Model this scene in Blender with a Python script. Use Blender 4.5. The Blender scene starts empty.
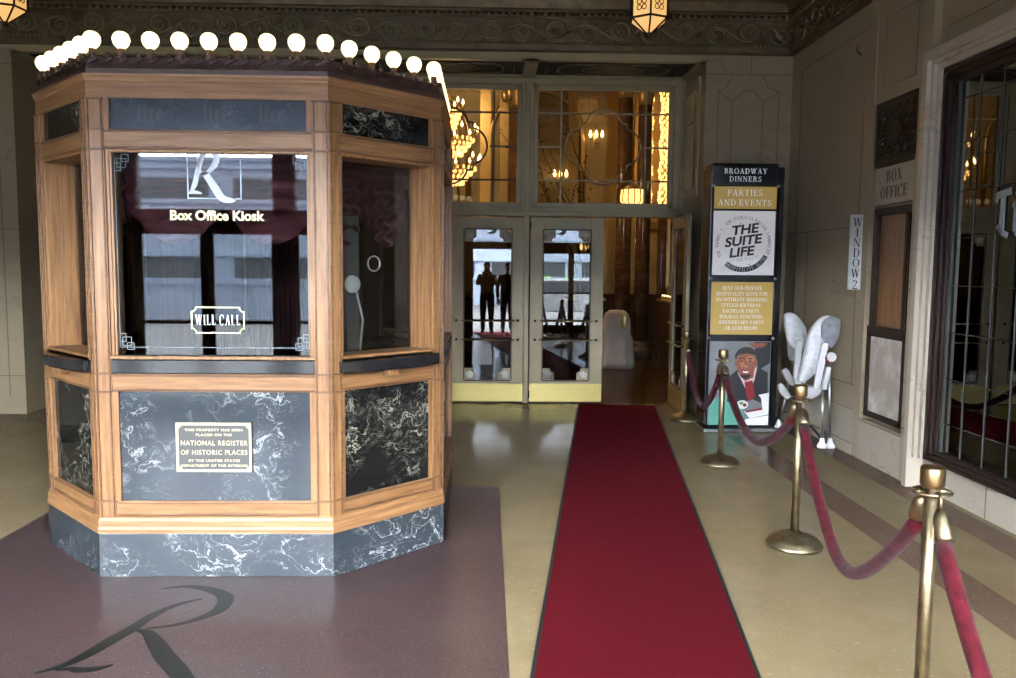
import bpy, bmesh, math, random
from mathutils import Vector, Matrix
random.seed(7)
PI = math.pi
sc = bpy.context.scene
COL = sc.collection
R = math.radians

# ------------------------------------------------------------------ materials
def nodes(name):
    m = bpy.data.materials.new(name); m.use_nodes = True
    nt = m.node_tree; b = nt.nodes['Principled BSDF']
    return m, nt, b
def mat(name, col, rough=.5, metal=0., spec=.5, emit=None, es=0., coat=0., sheen=0., bump=0., bscale=40., var=0., vscale=6.):
    m, nt, b = nodes(name)
    c = (*col, 1)
    b.inputs['Base Color'].default_value = c
    b.inputs['Roughness'].default_value = rough
    b.inputs['Metallic'].default_value = metal
    b.inputs['Specular IOR Level'].default_value = spec
    b.inputs['Coat Weight'].default_value = coat
    b.inputs['Sheen Weight'].default_value = sheen
    if emit:
        b.inputs['Emission Color'].default_value = (*emit, 1); b.inputs['Emission Strength'].default_value = es
    if var > 0 or bump > 0:
        tc = nt.nodes.new('ShaderNodeTexCoord')
    if var > 0:
        n = nt.nodes.new('ShaderNodeTexNoise'); n.inputs['Scale'].default_value = vscale; n.inputs['Detail'].default_value = 6
        nt.links.new(tc.outputs['Object'], n.inputs['Vector'])
        r = nt.nodes.new('ShaderNodeValToRGB')
        r.color_ramp.elements[0].position = .3; r.color_ramp.elements[1].position = .7
        r.color_ramp.elements[0].color = (*[x*(1-var) for x in col], 1); r.color_ramp.elements[1].color = (*[min(1, x*(1+var)) for x in col], 1)
        nt.links.new(n.outputs['Fac'], r.inputs['Fac']); nt.links.new(r.outputs['Color'], b.inputs['Base Color'])
    if bump > 0:
        n2 = nt.nodes.new('ShaderNodeTexNoise'); n2.inputs['Scale'].default_value = bscale; n2.inputs['Detail'].default_value = 4
        nt.links.new(tc.outputs['Object'], n2.inputs['Vector'])
        bp = nt.nodes.new('ShaderNodeBump'); bp.inputs['Strength'].default_value = bump; bp.inputs['Distance'].default_value = .01
        nt.links.new(n2.outputs['Fac'], bp.inputs['Height']); nt.links.new(bp.outputs['Normal'], b.inputs['Normal'])
    return m
def wood(name, scale, c0, c1):
    m, nt, b = nodes(name)
    tc = nt.nodes.new('ShaderNodeTexCoord'); mp = nt.nodes.new('ShaderNodeMapping'); mp.inputs['Scale'].default_value = scale
    n = nt.nodes.new('ShaderNodeTexNoise'); n.inputs['Scale'].default_value = 1; n.inputs['Detail'].default_value = 8; n.inputs['Roughness'].default_value = .65
    r = nt.nodes.new('ShaderNodeValToRGB'); r.color_ramp.elements[0].position = .33; r.color_ramp.elements[1].position = .68
    r.color_ramp.elements[0].color = (*c0, 1); r.color_ramp.elements[1].color = (*c1, 1)
    L = nt.links.new
    L(tc.outputs['Object'], mp.inputs['Vector']); L(mp.outputs['Vector'], n.inputs['Vector']); L(n.outputs['Fac'], r.inputs['Fac']); L(r.outputs['Color'], b.inputs['Base Color'])
    bp = nt.nodes.new('ShaderNodeBump'); bp.inputs['Strength'].default_value = .25; bp.inputs['Distance'].default_value = .004
    L(n.outputs['Fac'], bp.inputs['Height']); L(bp.outputs['Normal'], b.inputs['Normal'])
    b.inputs['Roughness'].default_value = .38; b.inputs['Specular IOR Level'].default_value = .45
    return m
def marble(name, base, vein, rough=.08, spec=.5, scale=2.2, width=.035, base2=None, amount=1., second=True):
    m, nt, b = nodes(name); L = nt.links.new
    tc = nt.nodes.new('ShaderNodeTexCoord')
    nw = nt.nodes.new('ShaderNodeTexNoise'); nw.inputs['Scale'].default_value = scale*1.4; nw.inputs['Detail'].default_value = 5
    L(tc.outputs['Object'], nw.inputs['Vector'])
    mx = nt.nodes.new('ShaderNodeVectorMath'); mx.operation = 'MULTIPLY_ADD'
    mx.inputs[1].default_value = (.45, .45, .45)
    L(nw.outputs['Color'], mx.inputs[0]); L(tc.outputs['Object'], mx.inputs[2])
    def vein_fac(s, w, seed):
        mp = nt.nodes.new('ShaderNodeMapping'); mp.inputs['Location'].default_value = (seed, seed*2.1, seed*.7); mp.inputs['Scale'].default_value = (1, 1, 2.4)
        L(mx.outputs['Vector'], mp.inputs['Vector'])
        n = nt.nodes.new('ShaderNodeTexNoise'); n.inputs['Scale'].default_value = s; n.inputs['Detail'].default_value = 7; n.inputs['Roughness'].default_value = .55
        L(mp.outputs['Vector'], n.inputs['Vector'])
        a = nt.nodes.new('ShaderNodeMath'); a.operation = 'SUBTRACT'; a.inputs[1].default_value = .5; L(n.outputs['Fac'], a.inputs[0])
        a2 = nt.nodes.new('ShaderNodeMath'); a2.operation = 'ABSOLUTE'; L(a.outputs[0], a2.inputs[0])
        mr = nt.nodes.new('ShaderNodeMapRange'); mr.inputs['From Min'].default_value = 0; mr.inputs['From Max'].default_value = w
        mr.inputs['To Min'].default_value = amount; mr.inputs['To Max'].default_value = 0; L(a2.outputs[0], mr.inputs['Value'])
        return mr.outputs[0]
    f1 = vein_fac(scale, width, 0.)
    g = nt.nodes.new('ShaderNodeTexNoise'); g.inputs['Scale'].default_value = scale*.9; g.inputs['Detail'].default_value = 3
    L(tc.outputs['Object'], g.inputs['Vector'])
    gr = nt.nodes.new('ShaderNodeMapRange'); gr.inputs['From Min'].default_value = .42; gr.inputs['From Max'].default_value = .6
    L(g.outputs['Fac'], gr.inputs['Value'])
    mu = nt.nodes.new('ShaderNodeMath'); mu.operation = 'MULTIPLY'; L(f1, mu.inputs[0]); L(gr.outputs[0], mu.inputs[1])
    fac = mu.outputs[0]
    if second:
        f2 = vein_fac(scale*2.6, width*.7, 5.3)
        m3 = nt.nodes.new('ShaderNodeMath'); m3.operation = 'MULTIPLY'; m3.inputs[1].default_value = .55; L(f2, m3.inputs[0])
        m5 = nt.nodes.new('ShaderNodeMath'); m5.operation = 'MULTIPLY'; L(m3.outputs[0], m5.inputs[0]); L(gr.outputs[0], m5.inputs[1])
        m4 = nt.nodes.new('ShaderNodeMath'); m4.operation = 'MAXIMUM'; L(fac, m4.inputs[0]); L(m5.outputs[0], m4.inputs[1]); fac = m4.outputs[0]
    bm_ = nt.nodes.new('ShaderNodeMix'); bm_.data_type = 'RGBA'
    b2 = base2 or base
    bm_.inputs[6].default_value = (*base, 1); bm_.inputs[7].default_value = (*b2, 1); L(g.outputs['Fac'], bm_.inputs[0])
    mix = nt.nodes.new('ShaderNodeMix'); mix.data_type = 'RGBA'; mix.inputs[7].default_value = (*vein, 1)
    L(bm_.outputs[2], mix.inputs[6]); L(fac, mix.inputs[0]); L(mix.outputs[2], b.inputs['Base Color'])
    b.inputs['Roughness'].default_value = rough; b.inputs['Specular IOR Level'].default_value = spec
    return m
def terrazzo(name, base, base2, fleck, rough=.15, fs=160, amt=.13, spec=.5):
    m, nt, b = nodes(name); L = nt.links.new
    tc = nt.nodes.new('ShaderNodeTexCoord')
    n = nt.nodes.new('ShaderNodeTexNoise'); n.inputs['Scale'].default_value = 1.3; n.inputs['Detail'].default_value = 8; n.inputs['Roughness'].default_value = .7
    L(tc.outputs['Object'], n.inputs['Vector'])
    r = nt.nodes.new('ShaderNodeValToRGB'); r.color_ramp.elements[0].position = .35; r.color_ramp.elements[1].position = .65
    r.color_ramp.elements[0].color = (*base, 1); r.color_ramp.elements[1].color = (*base2, 1); L(n.outputs['Fac'], r.inputs['Fac'])
    v = nt.nodes.new('ShaderNodeTexVoronoi'); v.inputs['Scale'].default_value = fs; L(tc.outputs['Object'], v.inputs['Vector'])
    gt = nt.nodes.new('ShaderNodeSeparateColor'); L(v.outputs['Color'], gt.inputs[0])
    mr = nt.nodes.new('ShaderNodeMapRange'); mr.inputs['From Min'].default_value = 1-amt; mr.inputs['From Max'].default_value = 1.; L(gt.outputs[0], mr.inputs['Value'])
    mix = nt.nodes.new('ShaderNodeMix'); mix.data_type = 'RGBA'; mix.inputs[7].default_value = (*fleck, 1)
    L(r.outputs['Color'], mix.inputs[6]); L(mr.outputs[0], mix.inputs[0]); L(mix.outputs[2], b.inputs['Base Color'])
    rn = nt.nodes.new('ShaderNodeMapRange'); rn.inputs['To Min'].default_value = rough*.9; rn.inputs['To Max'].default_value = rough*1.1
    L(n.outputs['Fac'], rn.inputs['Value']); L(rn.outputs[0], b.inputs['Roughness'])
    b.inputs['Specular IOR Level'].default_value = spec
    return m
def glass(name, ior, tint=(.85, .87, .86), gcol=(1, 1, 1), rough=0.):
    m = bpy.data.materials.new(name); m.use_nodes = True; nt = m.node_tree; nt.nodes.clear(); L = nt.links.new
    o = nt.nodes.new('ShaderNodeOutputMaterial'); t = nt.nodes.new('ShaderNodeBsdfTransparent'); t.inputs['Color'].default_value = (*tint, 1)
    g = nt.nodes.new('ShaderNodeBsdfGlossy'); g.inputs['Roughness'].default_value = rough; g.inputs['Color'].default_value = (*gcol, 1)
    f = nt.nodes.new('ShaderNodeFresnel'); f.inputs['IOR'].default_value = ior
    mx = nt.nodes.new('ShaderNodeMixShader'); L(f.outputs[0], mx.inputs[0]); L(t.outputs[0], mx.inputs[1]); L(g.outputs[0], mx.inputs[2]); L(mx.outputs[0], o.inputs['Surface'])
    return m

M = {}
OAK0, OAK1 = (.165, .075, .028), (.37, .19, .082)
M['oak_v'] = wood('oak_upright', (55, 55, 2.5), OAK0, OAK1)
M['oak_h'] = wood('oak_rail', (3, 3, 60), OAK0, OAK1)
M['oak_groove'] = wood('oak_bead_stained', (3, 3, 60), (.10, .042, .016), (.22, .105, .045))
M['oak_dark'] = wood('oak_dark', (4, 4, 50), (.05, .02, .008), (.12, .055, .022))
M['blk_marble'] = marble('black_marble_sky_tint', (.018, .023, .028), (.50, .51, .50), rough=.10, spec=.75, scale=2.9, width=.013, base2=(.052, .064, .076), amount=.9)  # blue-grey lift in the colour stands in for reflected sky
M['frz_marble'] = marble('black_marble_sky_dim', (.008, .010, .014), (.16, .17, .18), rough=.25, spec=.35, scale=5., width=.018, base2=(.022, .028, .036), amount=.8)  # same stone, bluish colour standing in for dimmer reflected sky
M['blk_marble2'] = marble('black_marble_shade', (.006, .007, .007), (.42, .39, .30), rough=.06, spec=.4, scale=4.0, width=.016, base2=(.012, .013, .012))  # same stone, darker copy for faces that reflect the dim lobby
M['ledge'] = mat('ledge_black_stone', (.014, .014, .016), .12, spec=.6)
M['wall'] = marble('taupe_marble', (.36, .285, .185), (.21, .16, .10), rough=.32, spec=.3, scale=.9, width=.012, base2=(.46, .375, .26), amount=.5, second=False)
M['pale'] = marble('daylit_pale_marble', (.50, .43, .34), (.32, .27, .21), rough=.25, spec=.4, scale=1.3, width=.014, base2=(.60, .53, .43), amount=.5, second=False)  # paler than the wall partly to put the stronger low daylight into colour
M['joint'] = mat('stone_joint', (.20, .16, .115), .8)
M['carved'] = mat('carved_shadow_paint', (.10, .08, .06), .8)
M['plaque_stone'] = marble('grey_brown_stone', (.46, .39, .29), (.24, .20, .15), rough=.4, scale=3., width=.02, base2=(.56, .48, .37))
M['inset'] = marble('mottled_marble', (.50, .44, .37), (.80, .77, .72), rough=.2, scale=5., width=.16, base2=(.62, .50, .40))
M['gild'] = mat('gilded_plaster', (.14, .10, .052), .5, .35, bump=.3, bscale=60, var=.35, vscale=9)
M['gild_hi'] = mat('gilded_relief', (.25, .20, .12), .35, .6)
M['ceil'] = mat('painted_ceiling', (.09, .075, .055), .7, var=.3, vscale=7)
M['cream'] = mat('cream_paint', (.46, .38, .235), .4, .1, var=.06)
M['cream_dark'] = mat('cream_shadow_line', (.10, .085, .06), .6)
M['bronze'] = mat('dark_bronze', (.032, .020, .013), .55, .0, .2, bump=.3, bscale=80)
M['brass'] = mat('polished_brass', (.62, .43, .15), .2, 1.)
M['brass_old'] = mat('aged_brass', (.42, .34, .21), .42, 1., bump=.15, bscale=120, var=.3, vscale=14)
M['kick'] = mat('brass_kick_plate', (.72, .58, .22), .42, .75)
M['copper'] = mat('bronze_cap', (.44, .30, .15), .38, 1., var=.15, vscale=20)
M['velvet'] = mat('burgundy_velvet', (.070, .0055, .010), .9, spec=.1, sheen=.08, var=.35, vscale=18, bump=.4, bscale=200)
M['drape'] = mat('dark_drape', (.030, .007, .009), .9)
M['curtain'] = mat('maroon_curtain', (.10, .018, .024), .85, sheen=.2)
M['carpet'] = mat('red_carpet', (.13, .0055, .012), 1., spec=.08, bump=1., bscale=420, var=.22, vscale=160)
M['rubber'] = mat('black_rubber', (.012, .012, .012), .7)
M['black'] = mat('black_gloss', (.010, .010, .012), .25)
M['blackm'] = mat('black_matte', (.010, .010, .010), .8)
M['white'] = mat('white_paint', (.80, .80, .78), .45)
M['etch'] = mat('etched_white', (.90, .92, .94), .6)
M['letter_refl'] = mat('letter_reflection', (.60, .64, .70), .6); M['etch_faint'] = mat('etched_faint', (.17, .19, .21), .6)
M['etch_dim'] = mat('etched_grey', (.36, .40, .42), .6)
M['yellow'] = mat('pale_yellow_vinyl', (.95, .86, .46), .5)
M['silver'] = mat('silver_metal', (.62, .62, .62), .28, 1.)
M['lead'] = mat('grey_lead', (.07, .07, .065), 1., 0., 0.)
M['win_frame'] = mat('dark_red_brown_wood', (.026, .014, .011), .5, 0., .25)
M['gold_ink'] = mat('gold_print', (.42, .28, .075), .5)
M['grey_ink'] = mat('grey_print', (.045, .05, .052), .6)
M['mid_ink'] = mat('mid_grey_print', (.28, .29, .31), .6)
M['terr'] = terrazzo('purple_terrazzo', (.055, .033, .034), (.080, .051, .051), (.18, .15, .145), rough=.3, fs=230, amt=.07, spec=.28)
M['beige'] = terrazzo('beige_terrazzo', (.27, .205, .11), (.33, .255, .145), (.36, .285, .17), rough=.12, fs=90, amt=.06)
M['band'] = terrazzo('brown_terrazzo', (.165, .105, .07), (.20, .13, .087), (.25, .18, .13), rough=.2, fs=110, amt=.10)
M['inlay'] = mat('dark_green_inlay', (.010, .013, .012), .35, 0., .15)
M['foy_floor'] = mat('dark_foyer_floor', (.05, .03, .018), .22, var=.25)
M['foy_wall'] = mat('gold_plaster', (.46, .36, .20), .5, var=.2, vscale=3, bump=.3, bscale=14)
M['foy_brown'] = marble('brown_marble', (.07, .038, .022), (.20, .12, .065), rough=.15, scale=2.5, width=.05, base2=(.12, .065, .032))
M['foy_dark'] = mat('dark_walnut', (.05, .026, .014), .4, var=.3)
M['foy_gilt'] = mat('foyer_gilt', (.55, .40, .18), .3, .8)
M['mirror'] = mat('aged_mirror', (.62, .50, .33), .06, 1.)
M['cloth'] = mat('white_cloth', (.50, .47, .43), .9, sheen=.3, var=.08)
M['skin'] = mat('skin', (.26, .13, .08), .55)
M['suit'] = mat('dark_clothing', (.010, .010, .012), .85)
M['bulb'] = mat('frosted_bulb_lit', (1, .9, .7), .4, emit=(1, .80, .47), es=1.9)
M['socket'] = mat('brown_socket', (.10, .05, .028), .6); M['crest'] = mat('red_brown_bronze', (.05, .024, .018), .5, .2, bump=.4, bscale=70)
M['lamp_w'] = mat('warm_lamp_lit', (1, .8, .5), .4, emit=(1, .70, .32), es=11.)
M['lamp_s'] = mat('amber_lamp_lit', (1, .7, .35), .4, emit=(1, .58, .2), es=3.2)
M['lantern'] = mat('lantern_glass_lit', (1, .75, .4), .4, emit=(1, .54, .17), es=.85)
M['flame'] = mat('flame_lit', (1, .8, .5), .4, emit=(1, .7, .35), es=9.)
M['taupe_paint'] = mat('taupe_paint', (.16, .14, .13), .6); M['lip'] = mat('lip', (.16, .05, .04), .5); M['darkred'] = mat('dark_red_enamel', (.10, .015, .015), .4)
M['hc_pad'] = mat('pale_grey_pad', (.70, .70, .72), .35, var=.15, vscale=20, bump=1., bscale=22)
M['hc_pad2'] = mat('mid_grey_pad', (.28, .28, .31), .5, var=.2, vscale=22, bump=.5, bscale=25)
M['hc_white'] = mat('white_plastic', (.86, .86, .86), .35)
M['red'] = mat('red_plastic', (.55, .03, .03), .4)
M['facade'] = mat('pale_concrete', (.40, .47, .60), .8, var=.05, vscale=.6)
M['facade_d'] = mat('dark_windows', (.02, .022, .025), .6, 0., .1)
M['asphalt'] = mat('asphalt', (.045, .045, .045), .9)
M['walk'] = mat('concrete_walk', (.07, .068, .065), .9)
M['car'] = mat('silver_car_paint', (.45, .47, .5), .25, .3)
M['hedge'] = mat('green_leaves', (.06, .14, .03), .8, var=.4, vscale=8)
M['g_kiosk'] = glass('kiosk_window_glass', 1.52, (.80, .82, .82))
M['g_door'] = glass('door_glass', 1.9, (.34, .34, .33))
M['g_trans'] = glass('transom_glass', 1.6, (.86, .84, .78))
M['g_win'] = glass('box_office_window_glass', 5.5, (.35, .35, .34), (.85, .87, .85))
M['g_front'] = glass('entrance_glass', 1.25, (.97, .98, .98))
M['plaque_grey'] = mat('plaque_ground', (.085, .085, .083), .6, .1, .3)
M['plaque_brass'] = mat('plaque_brass', (.66, .54, .33), .5, .4)
M['mid_marble_text'] = mat('ghost_text', (.06, .065, .07), .2)
# poster colours (backlit light-box prints)
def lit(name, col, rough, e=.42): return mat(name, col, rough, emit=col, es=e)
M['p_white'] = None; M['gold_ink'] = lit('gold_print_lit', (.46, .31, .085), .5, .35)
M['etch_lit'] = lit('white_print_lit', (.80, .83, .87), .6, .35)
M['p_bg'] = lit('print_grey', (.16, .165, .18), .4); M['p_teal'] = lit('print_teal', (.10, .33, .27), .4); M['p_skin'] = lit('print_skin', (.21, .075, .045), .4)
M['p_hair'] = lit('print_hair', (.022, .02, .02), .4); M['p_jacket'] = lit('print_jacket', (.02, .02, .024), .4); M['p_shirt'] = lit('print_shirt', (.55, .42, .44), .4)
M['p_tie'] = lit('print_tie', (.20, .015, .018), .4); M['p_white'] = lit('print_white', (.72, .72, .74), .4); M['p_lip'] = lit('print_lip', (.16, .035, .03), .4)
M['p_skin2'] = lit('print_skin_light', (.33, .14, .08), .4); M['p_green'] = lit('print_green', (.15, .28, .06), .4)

# ------------------------------------------------------------------ mesh builder
class MB:
    def __init__(s): s.v = []; s.f = []; s.mi = []; s.sm = []; s.cur = 0; s.T = None
    def add(s, vs, fs, smooth=False):
        o = len(s.v)
        if s.T is not None: vs = [s.T @ Vector(p) for p in vs]
        s.v += [tuple(p) for p in vs]
        for f in fs: s.f.append([i+o for i in f]); s.mi.append(s.cur); s.sm.append(smooth)
        return s
    def box(s, x0, x1, y0, y1, z0, z1):
        vs = [(x, y, z) for x in (x0, x1) for y in (y0, y1) for z in (z0, z1)]
        return s.add(vs, [(0, 1, 3, 2), (4, 6, 7, 5), (0, 4, 5, 1), (2, 3, 7, 6), (0, 2, 6, 4), (1, 5, 7, 3)])
    def obox(s, c, a, b, n, ha, hb, hn):
        c, a, b, n = map(Vector, (c, a, b, n)); vs = []
        for i in (-1, 1):
            for j in (-1, 1):
                for k in (-1, 1): vs.append(c+a*ha*i+b*hb*j+n*hn*k)
        return s.add(vs, [(0, 1, 3, 2), (4, 6, 7, 5), (0, 4, 5, 1), (2, 3, 7, 6), (0, 2, 6, 4), (1, 5, 7, 3)])
    def prism(s, poly, z0, z1):
        n = len(poly)
        vs = [(x, y, z0) for x, y in poly]+[(x, y, z1) for x, y in poly]
        return s.add(vs, [list(range(n))[::-1], list(range(n, 2*n))]+[(i, (i+1) % n, n+(i+1) % n, n+i) for i in range(n)])
    def extr(s, pts, vec):
        n = len(pts); v = Vector(vec); vs = [Vector(p) for p in pts]+[Vector(p)+v for p in pts]
        return s.add(vs, [list(range(n))[::-1], list(range(n, 2*n))]+[(i, (i+1) % n, n+(i+1) % n, n+i) for i in range(n)])
    def ptri(s, pts2, W, t):           # 2-D polygon placed by matrix W, thickness t
        return s.extr([W @ Vector((x, y, 0)) for x, y in pts2], (W.to_3x3() @ Vector((0, 0, t))))
    def rings(s, rings, closed=True, cap=(True, True), loop=False, smooth=True):
        n = len(rings[0]); vs = [p for r in rings for p in r]; fs = []
        m = len(rings)
        for i in range(m if loop else m-1):
            a = i*n; b = ((i+1) % m)*n
            for j in range(n if closed else n-1):
                k = (j+1) % n; fs.append((a+j, a+k, b+k, b+j))
        s.add(vs, fs, smooth)
        if not loop and closed:
            o = len(s.v)-len(vs)
            if cap[0]: s.f.append([o+j for j in range(n)][::-1]); s.mi.append(s.cur); s.sm.append(False)
            if cap[1]: s.f.append([o+(m-1)*n+j for j in range(n)]); s.mi.append(s.cur); s.sm.append(False)
        return s
    def lathe(s, prof, c=(0, 0, 0), seg=20):
        rs = [[(c[0]+r*math.cos(2*PI*j/seg), c[1]+r*math.sin(2*PI*j/seg), c[2]+z) for j in range(seg)] for r, z in prof]
        return s.rings(rs)
    def tube(s, pts, r, seg=8, loop=False, flat=1.):
        pts = [Vector(p) for p in pts]; n = len(pts); rs = r if isinstance(r, (list, tuple)) else [r]*n
        out = []; ref = None
        for i, p in enumerate(pts):
            a = pts[i-1] if (i > 0 or loop) else p; b = pts[(i+1) % n] if (i < n-1 or loop) else p
            t = (b-a).normalized()
            if ref is None:
                ref = Vector((0, 0, 1)) if abs(t.z) < .9 else Vector((1, 0, 0))
            u = (ref-t*ref.dot(t)).normalized(); w = t.cross(u); ref = u
            out.append([p+u*math.cos(2*PI*k/seg)*rs[i]+w*math.sin(2*PI*k/seg)*rs[i]*flat for k in range(seg)])
        return s.rings(out, loop=loop)
    def ball(s, c, r, sx=1, sy=1, sz=1, seg=14, ring=9):
        rs = []
        for i in range(ring+1):
            th = PI*i/ring; q = max(math.sin(th), .001)
            rs.append([(c[0]+r*sx*q*math.cos(2*PI*j/seg), c[1]+r*sy*q*math.sin(2*PI*j/seg), c[2]-r*sz*math.cos(th)) for j in range(seg)])
        return s.rings(rs)
    def strip(s, pts, ws, W, t):       # brush stroke of varying width in a plane
        pts, ws = smoothpath(pts, ws); n = len(pts); L_ = []; R_ = []
        for i, p in enumerate(pts):
            a = pts[max(i-1, 0)]; b = pts[min(i+1, n-1)]; d = Vector((b[0]-a[0], b[1]-a[1])).normalized(); w = ws[i]/2
            L_.append((p[0]-d.y*w, p[1]+d.x*w)); R_.append((p[0]+d.y*w, p[1]-d.x*w))
        for i in range(n-1): s.ptri([L_[i], R_[i], R_[i+1], L_[i+1]], W, t)
        return s
    def sans(s, body, size, W, t=.001, bold=0., align='CENTER', sx=1., track=1.):
        cu = bpy.data.curves.new('t', 'FONT'); cu.body = body; cu.size = size; cu.align_x = align; cu.align_y = 'CENTER'
        cu.offset = bold; cu.extrude = t/2; cu.resolution_u = 3; cu.space_character = track
        ob = bpy.data.objects.new('t', cu); COL.objects.link(ob)
        dg = bpy.context.evaluated_depsgraph_get(); me = bpy.data.meshes.new_from_object(ob.evaluated_get(dg))
        vs = [W @ Vector((v.co.x*sx, v.co.y, v.co.z+t/2)) for v in me.vertices]
        s.add(vs, [list(p.vertices) for p in me.polygons])
        bpy.data.objects.remove(ob); bpy.data.meshes.remove(me); return s
    def serif(s, body, h, W, t=.001, align=.5, weight=1., sx=1., track=.16):
        x = 0; out = []
        for ch in body:
            g = GLYPH.get(ch)
            if g is None: x += .38*sx; continue
            w, polys = g(weight)
            for p in polys: out.append([((a*sx+x), b) for a, b in p])
            x += w*sx+track*sx
        tot = max(x-track*sx, 0)
        for p in out: s.ptri([((a-tot*align)*h, (b-.5)*h) for a, b in p], W, t)
        return s
    def build(s, name, m, parent=None, bevel=0., wn=False, **props):
        me = bpy.data.meshes.new(name)
        me.from_pydata(s.v, [], s.f)
        for i, p in enumerate(me.polygons): p.material_index = s.mi[i]; p.use_smooth = s.sm[i]
        for q in (m if isinstance(m, (list, tuple)) else [m]): me.materials.append(M[q])
        bm = bmesh.new(); bm.from_mesh(me); bmesh.ops.recalc_face_normals(bm, faces=bm.faces); bm.to_mesh(me); bm.free()
        o = bpy.data.objects.new(name, me); COL.objects.link(o)
        if parent: o.parent = parent
        if bevel:
            b = o.modifiers.new('bevel', 'BEVEL'); b.width = bevel; b.segments = 2; b.limit_method = 'ANGLE'; b.angle_limit = R(40)
        for k, v in props.items(): o[k] = v
        return o
def smoothpath(pts, ws, sub=6):
    P = [Vector(p) for p in pts]; out = []; ow = []; n = len(P)
    for i in range(n-1):
        p0 = P[max(i-1, 0)]; p1 = P[i]; p2 = P[i+1]; p3 = P[min(i+2, n-1)]
        for k in range(sub):
            t = k/sub; t2 = t*t; t3 = t2*t
            q = .5*((2*p1)+(p2-p0)*t+(2*p0-5*p1+4*p2-p3)*t2+(-p0+3*p1-3*p2+p3)*t3)
            out.append(q); ow.append(ws[i]*(1-t)+ws[i+1]*t)
    out.append(P[-1]); ow.append(ws[-1]); return out, ow
def W4(o, x, y):
    x = Vector(x).normalized(); y = Vector(y).normalized(); z = x.cross(y)
    return Matrix(((x.x, y.x, z.x, o[0]), (x.y, y.y, z.y, o[1]), (x.z, y.z, z.z, o[2]), (0, 0, 0, 1)))
FRONT = ((1, 0, 0), (0, 0, 1))      # facing -Y
RIGHTW = ((0, -1, 0), (0, 0, 1))    # facing -X

# serif capitals built from strokes: K thick, k thin
K_, k_ = .155, .06
def ln(x0, y0, x1, y1, w):
    dx, dy = x1-x0, y1-y0
    if abs(dy) >= abs(dx)*.35: return [(x0-w/2, y0), (x0+w/2, y0), (x1+w/2, y1), (x1-w/2, y1)]
    return [(x0, y0-w/2), (x1, y1-w/2), (x1, y1+w/2), (x0, y0+w/2)]
def ser(x, y, w=.30):
    return [(x-w/2, y), (x+w/2, y), (x+w/2, y+.045), (x-w/2, y+.045)] if y < .5 else [(x-w/2, y-.045), (x+w/2, y-.045), (x+w/2, y), (x-w/2, y)]
def arc(cx, cy, rx, ry, a0, a1, wk, n=12):
    out = []
    def q(a):
        c, s_ = math.cos(R(a)), math.sin(R(a)); w = k_+(wk-k_)*abs(c)
        return (cx+(rx)*c, cy+ry*s_), (cx+(rx-w)*c, cy+(ry-k_*.9-(w-k_)*.0)*s_)
    for i in range(n):
        a = a0+(a1-a0)*i/n; b = a0+(a1-a0)*(i+1)/n
        o1, i1 = q(a); o2, i2 = q(b); out.append([o1, o2, i2, i1])
    return out
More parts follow.
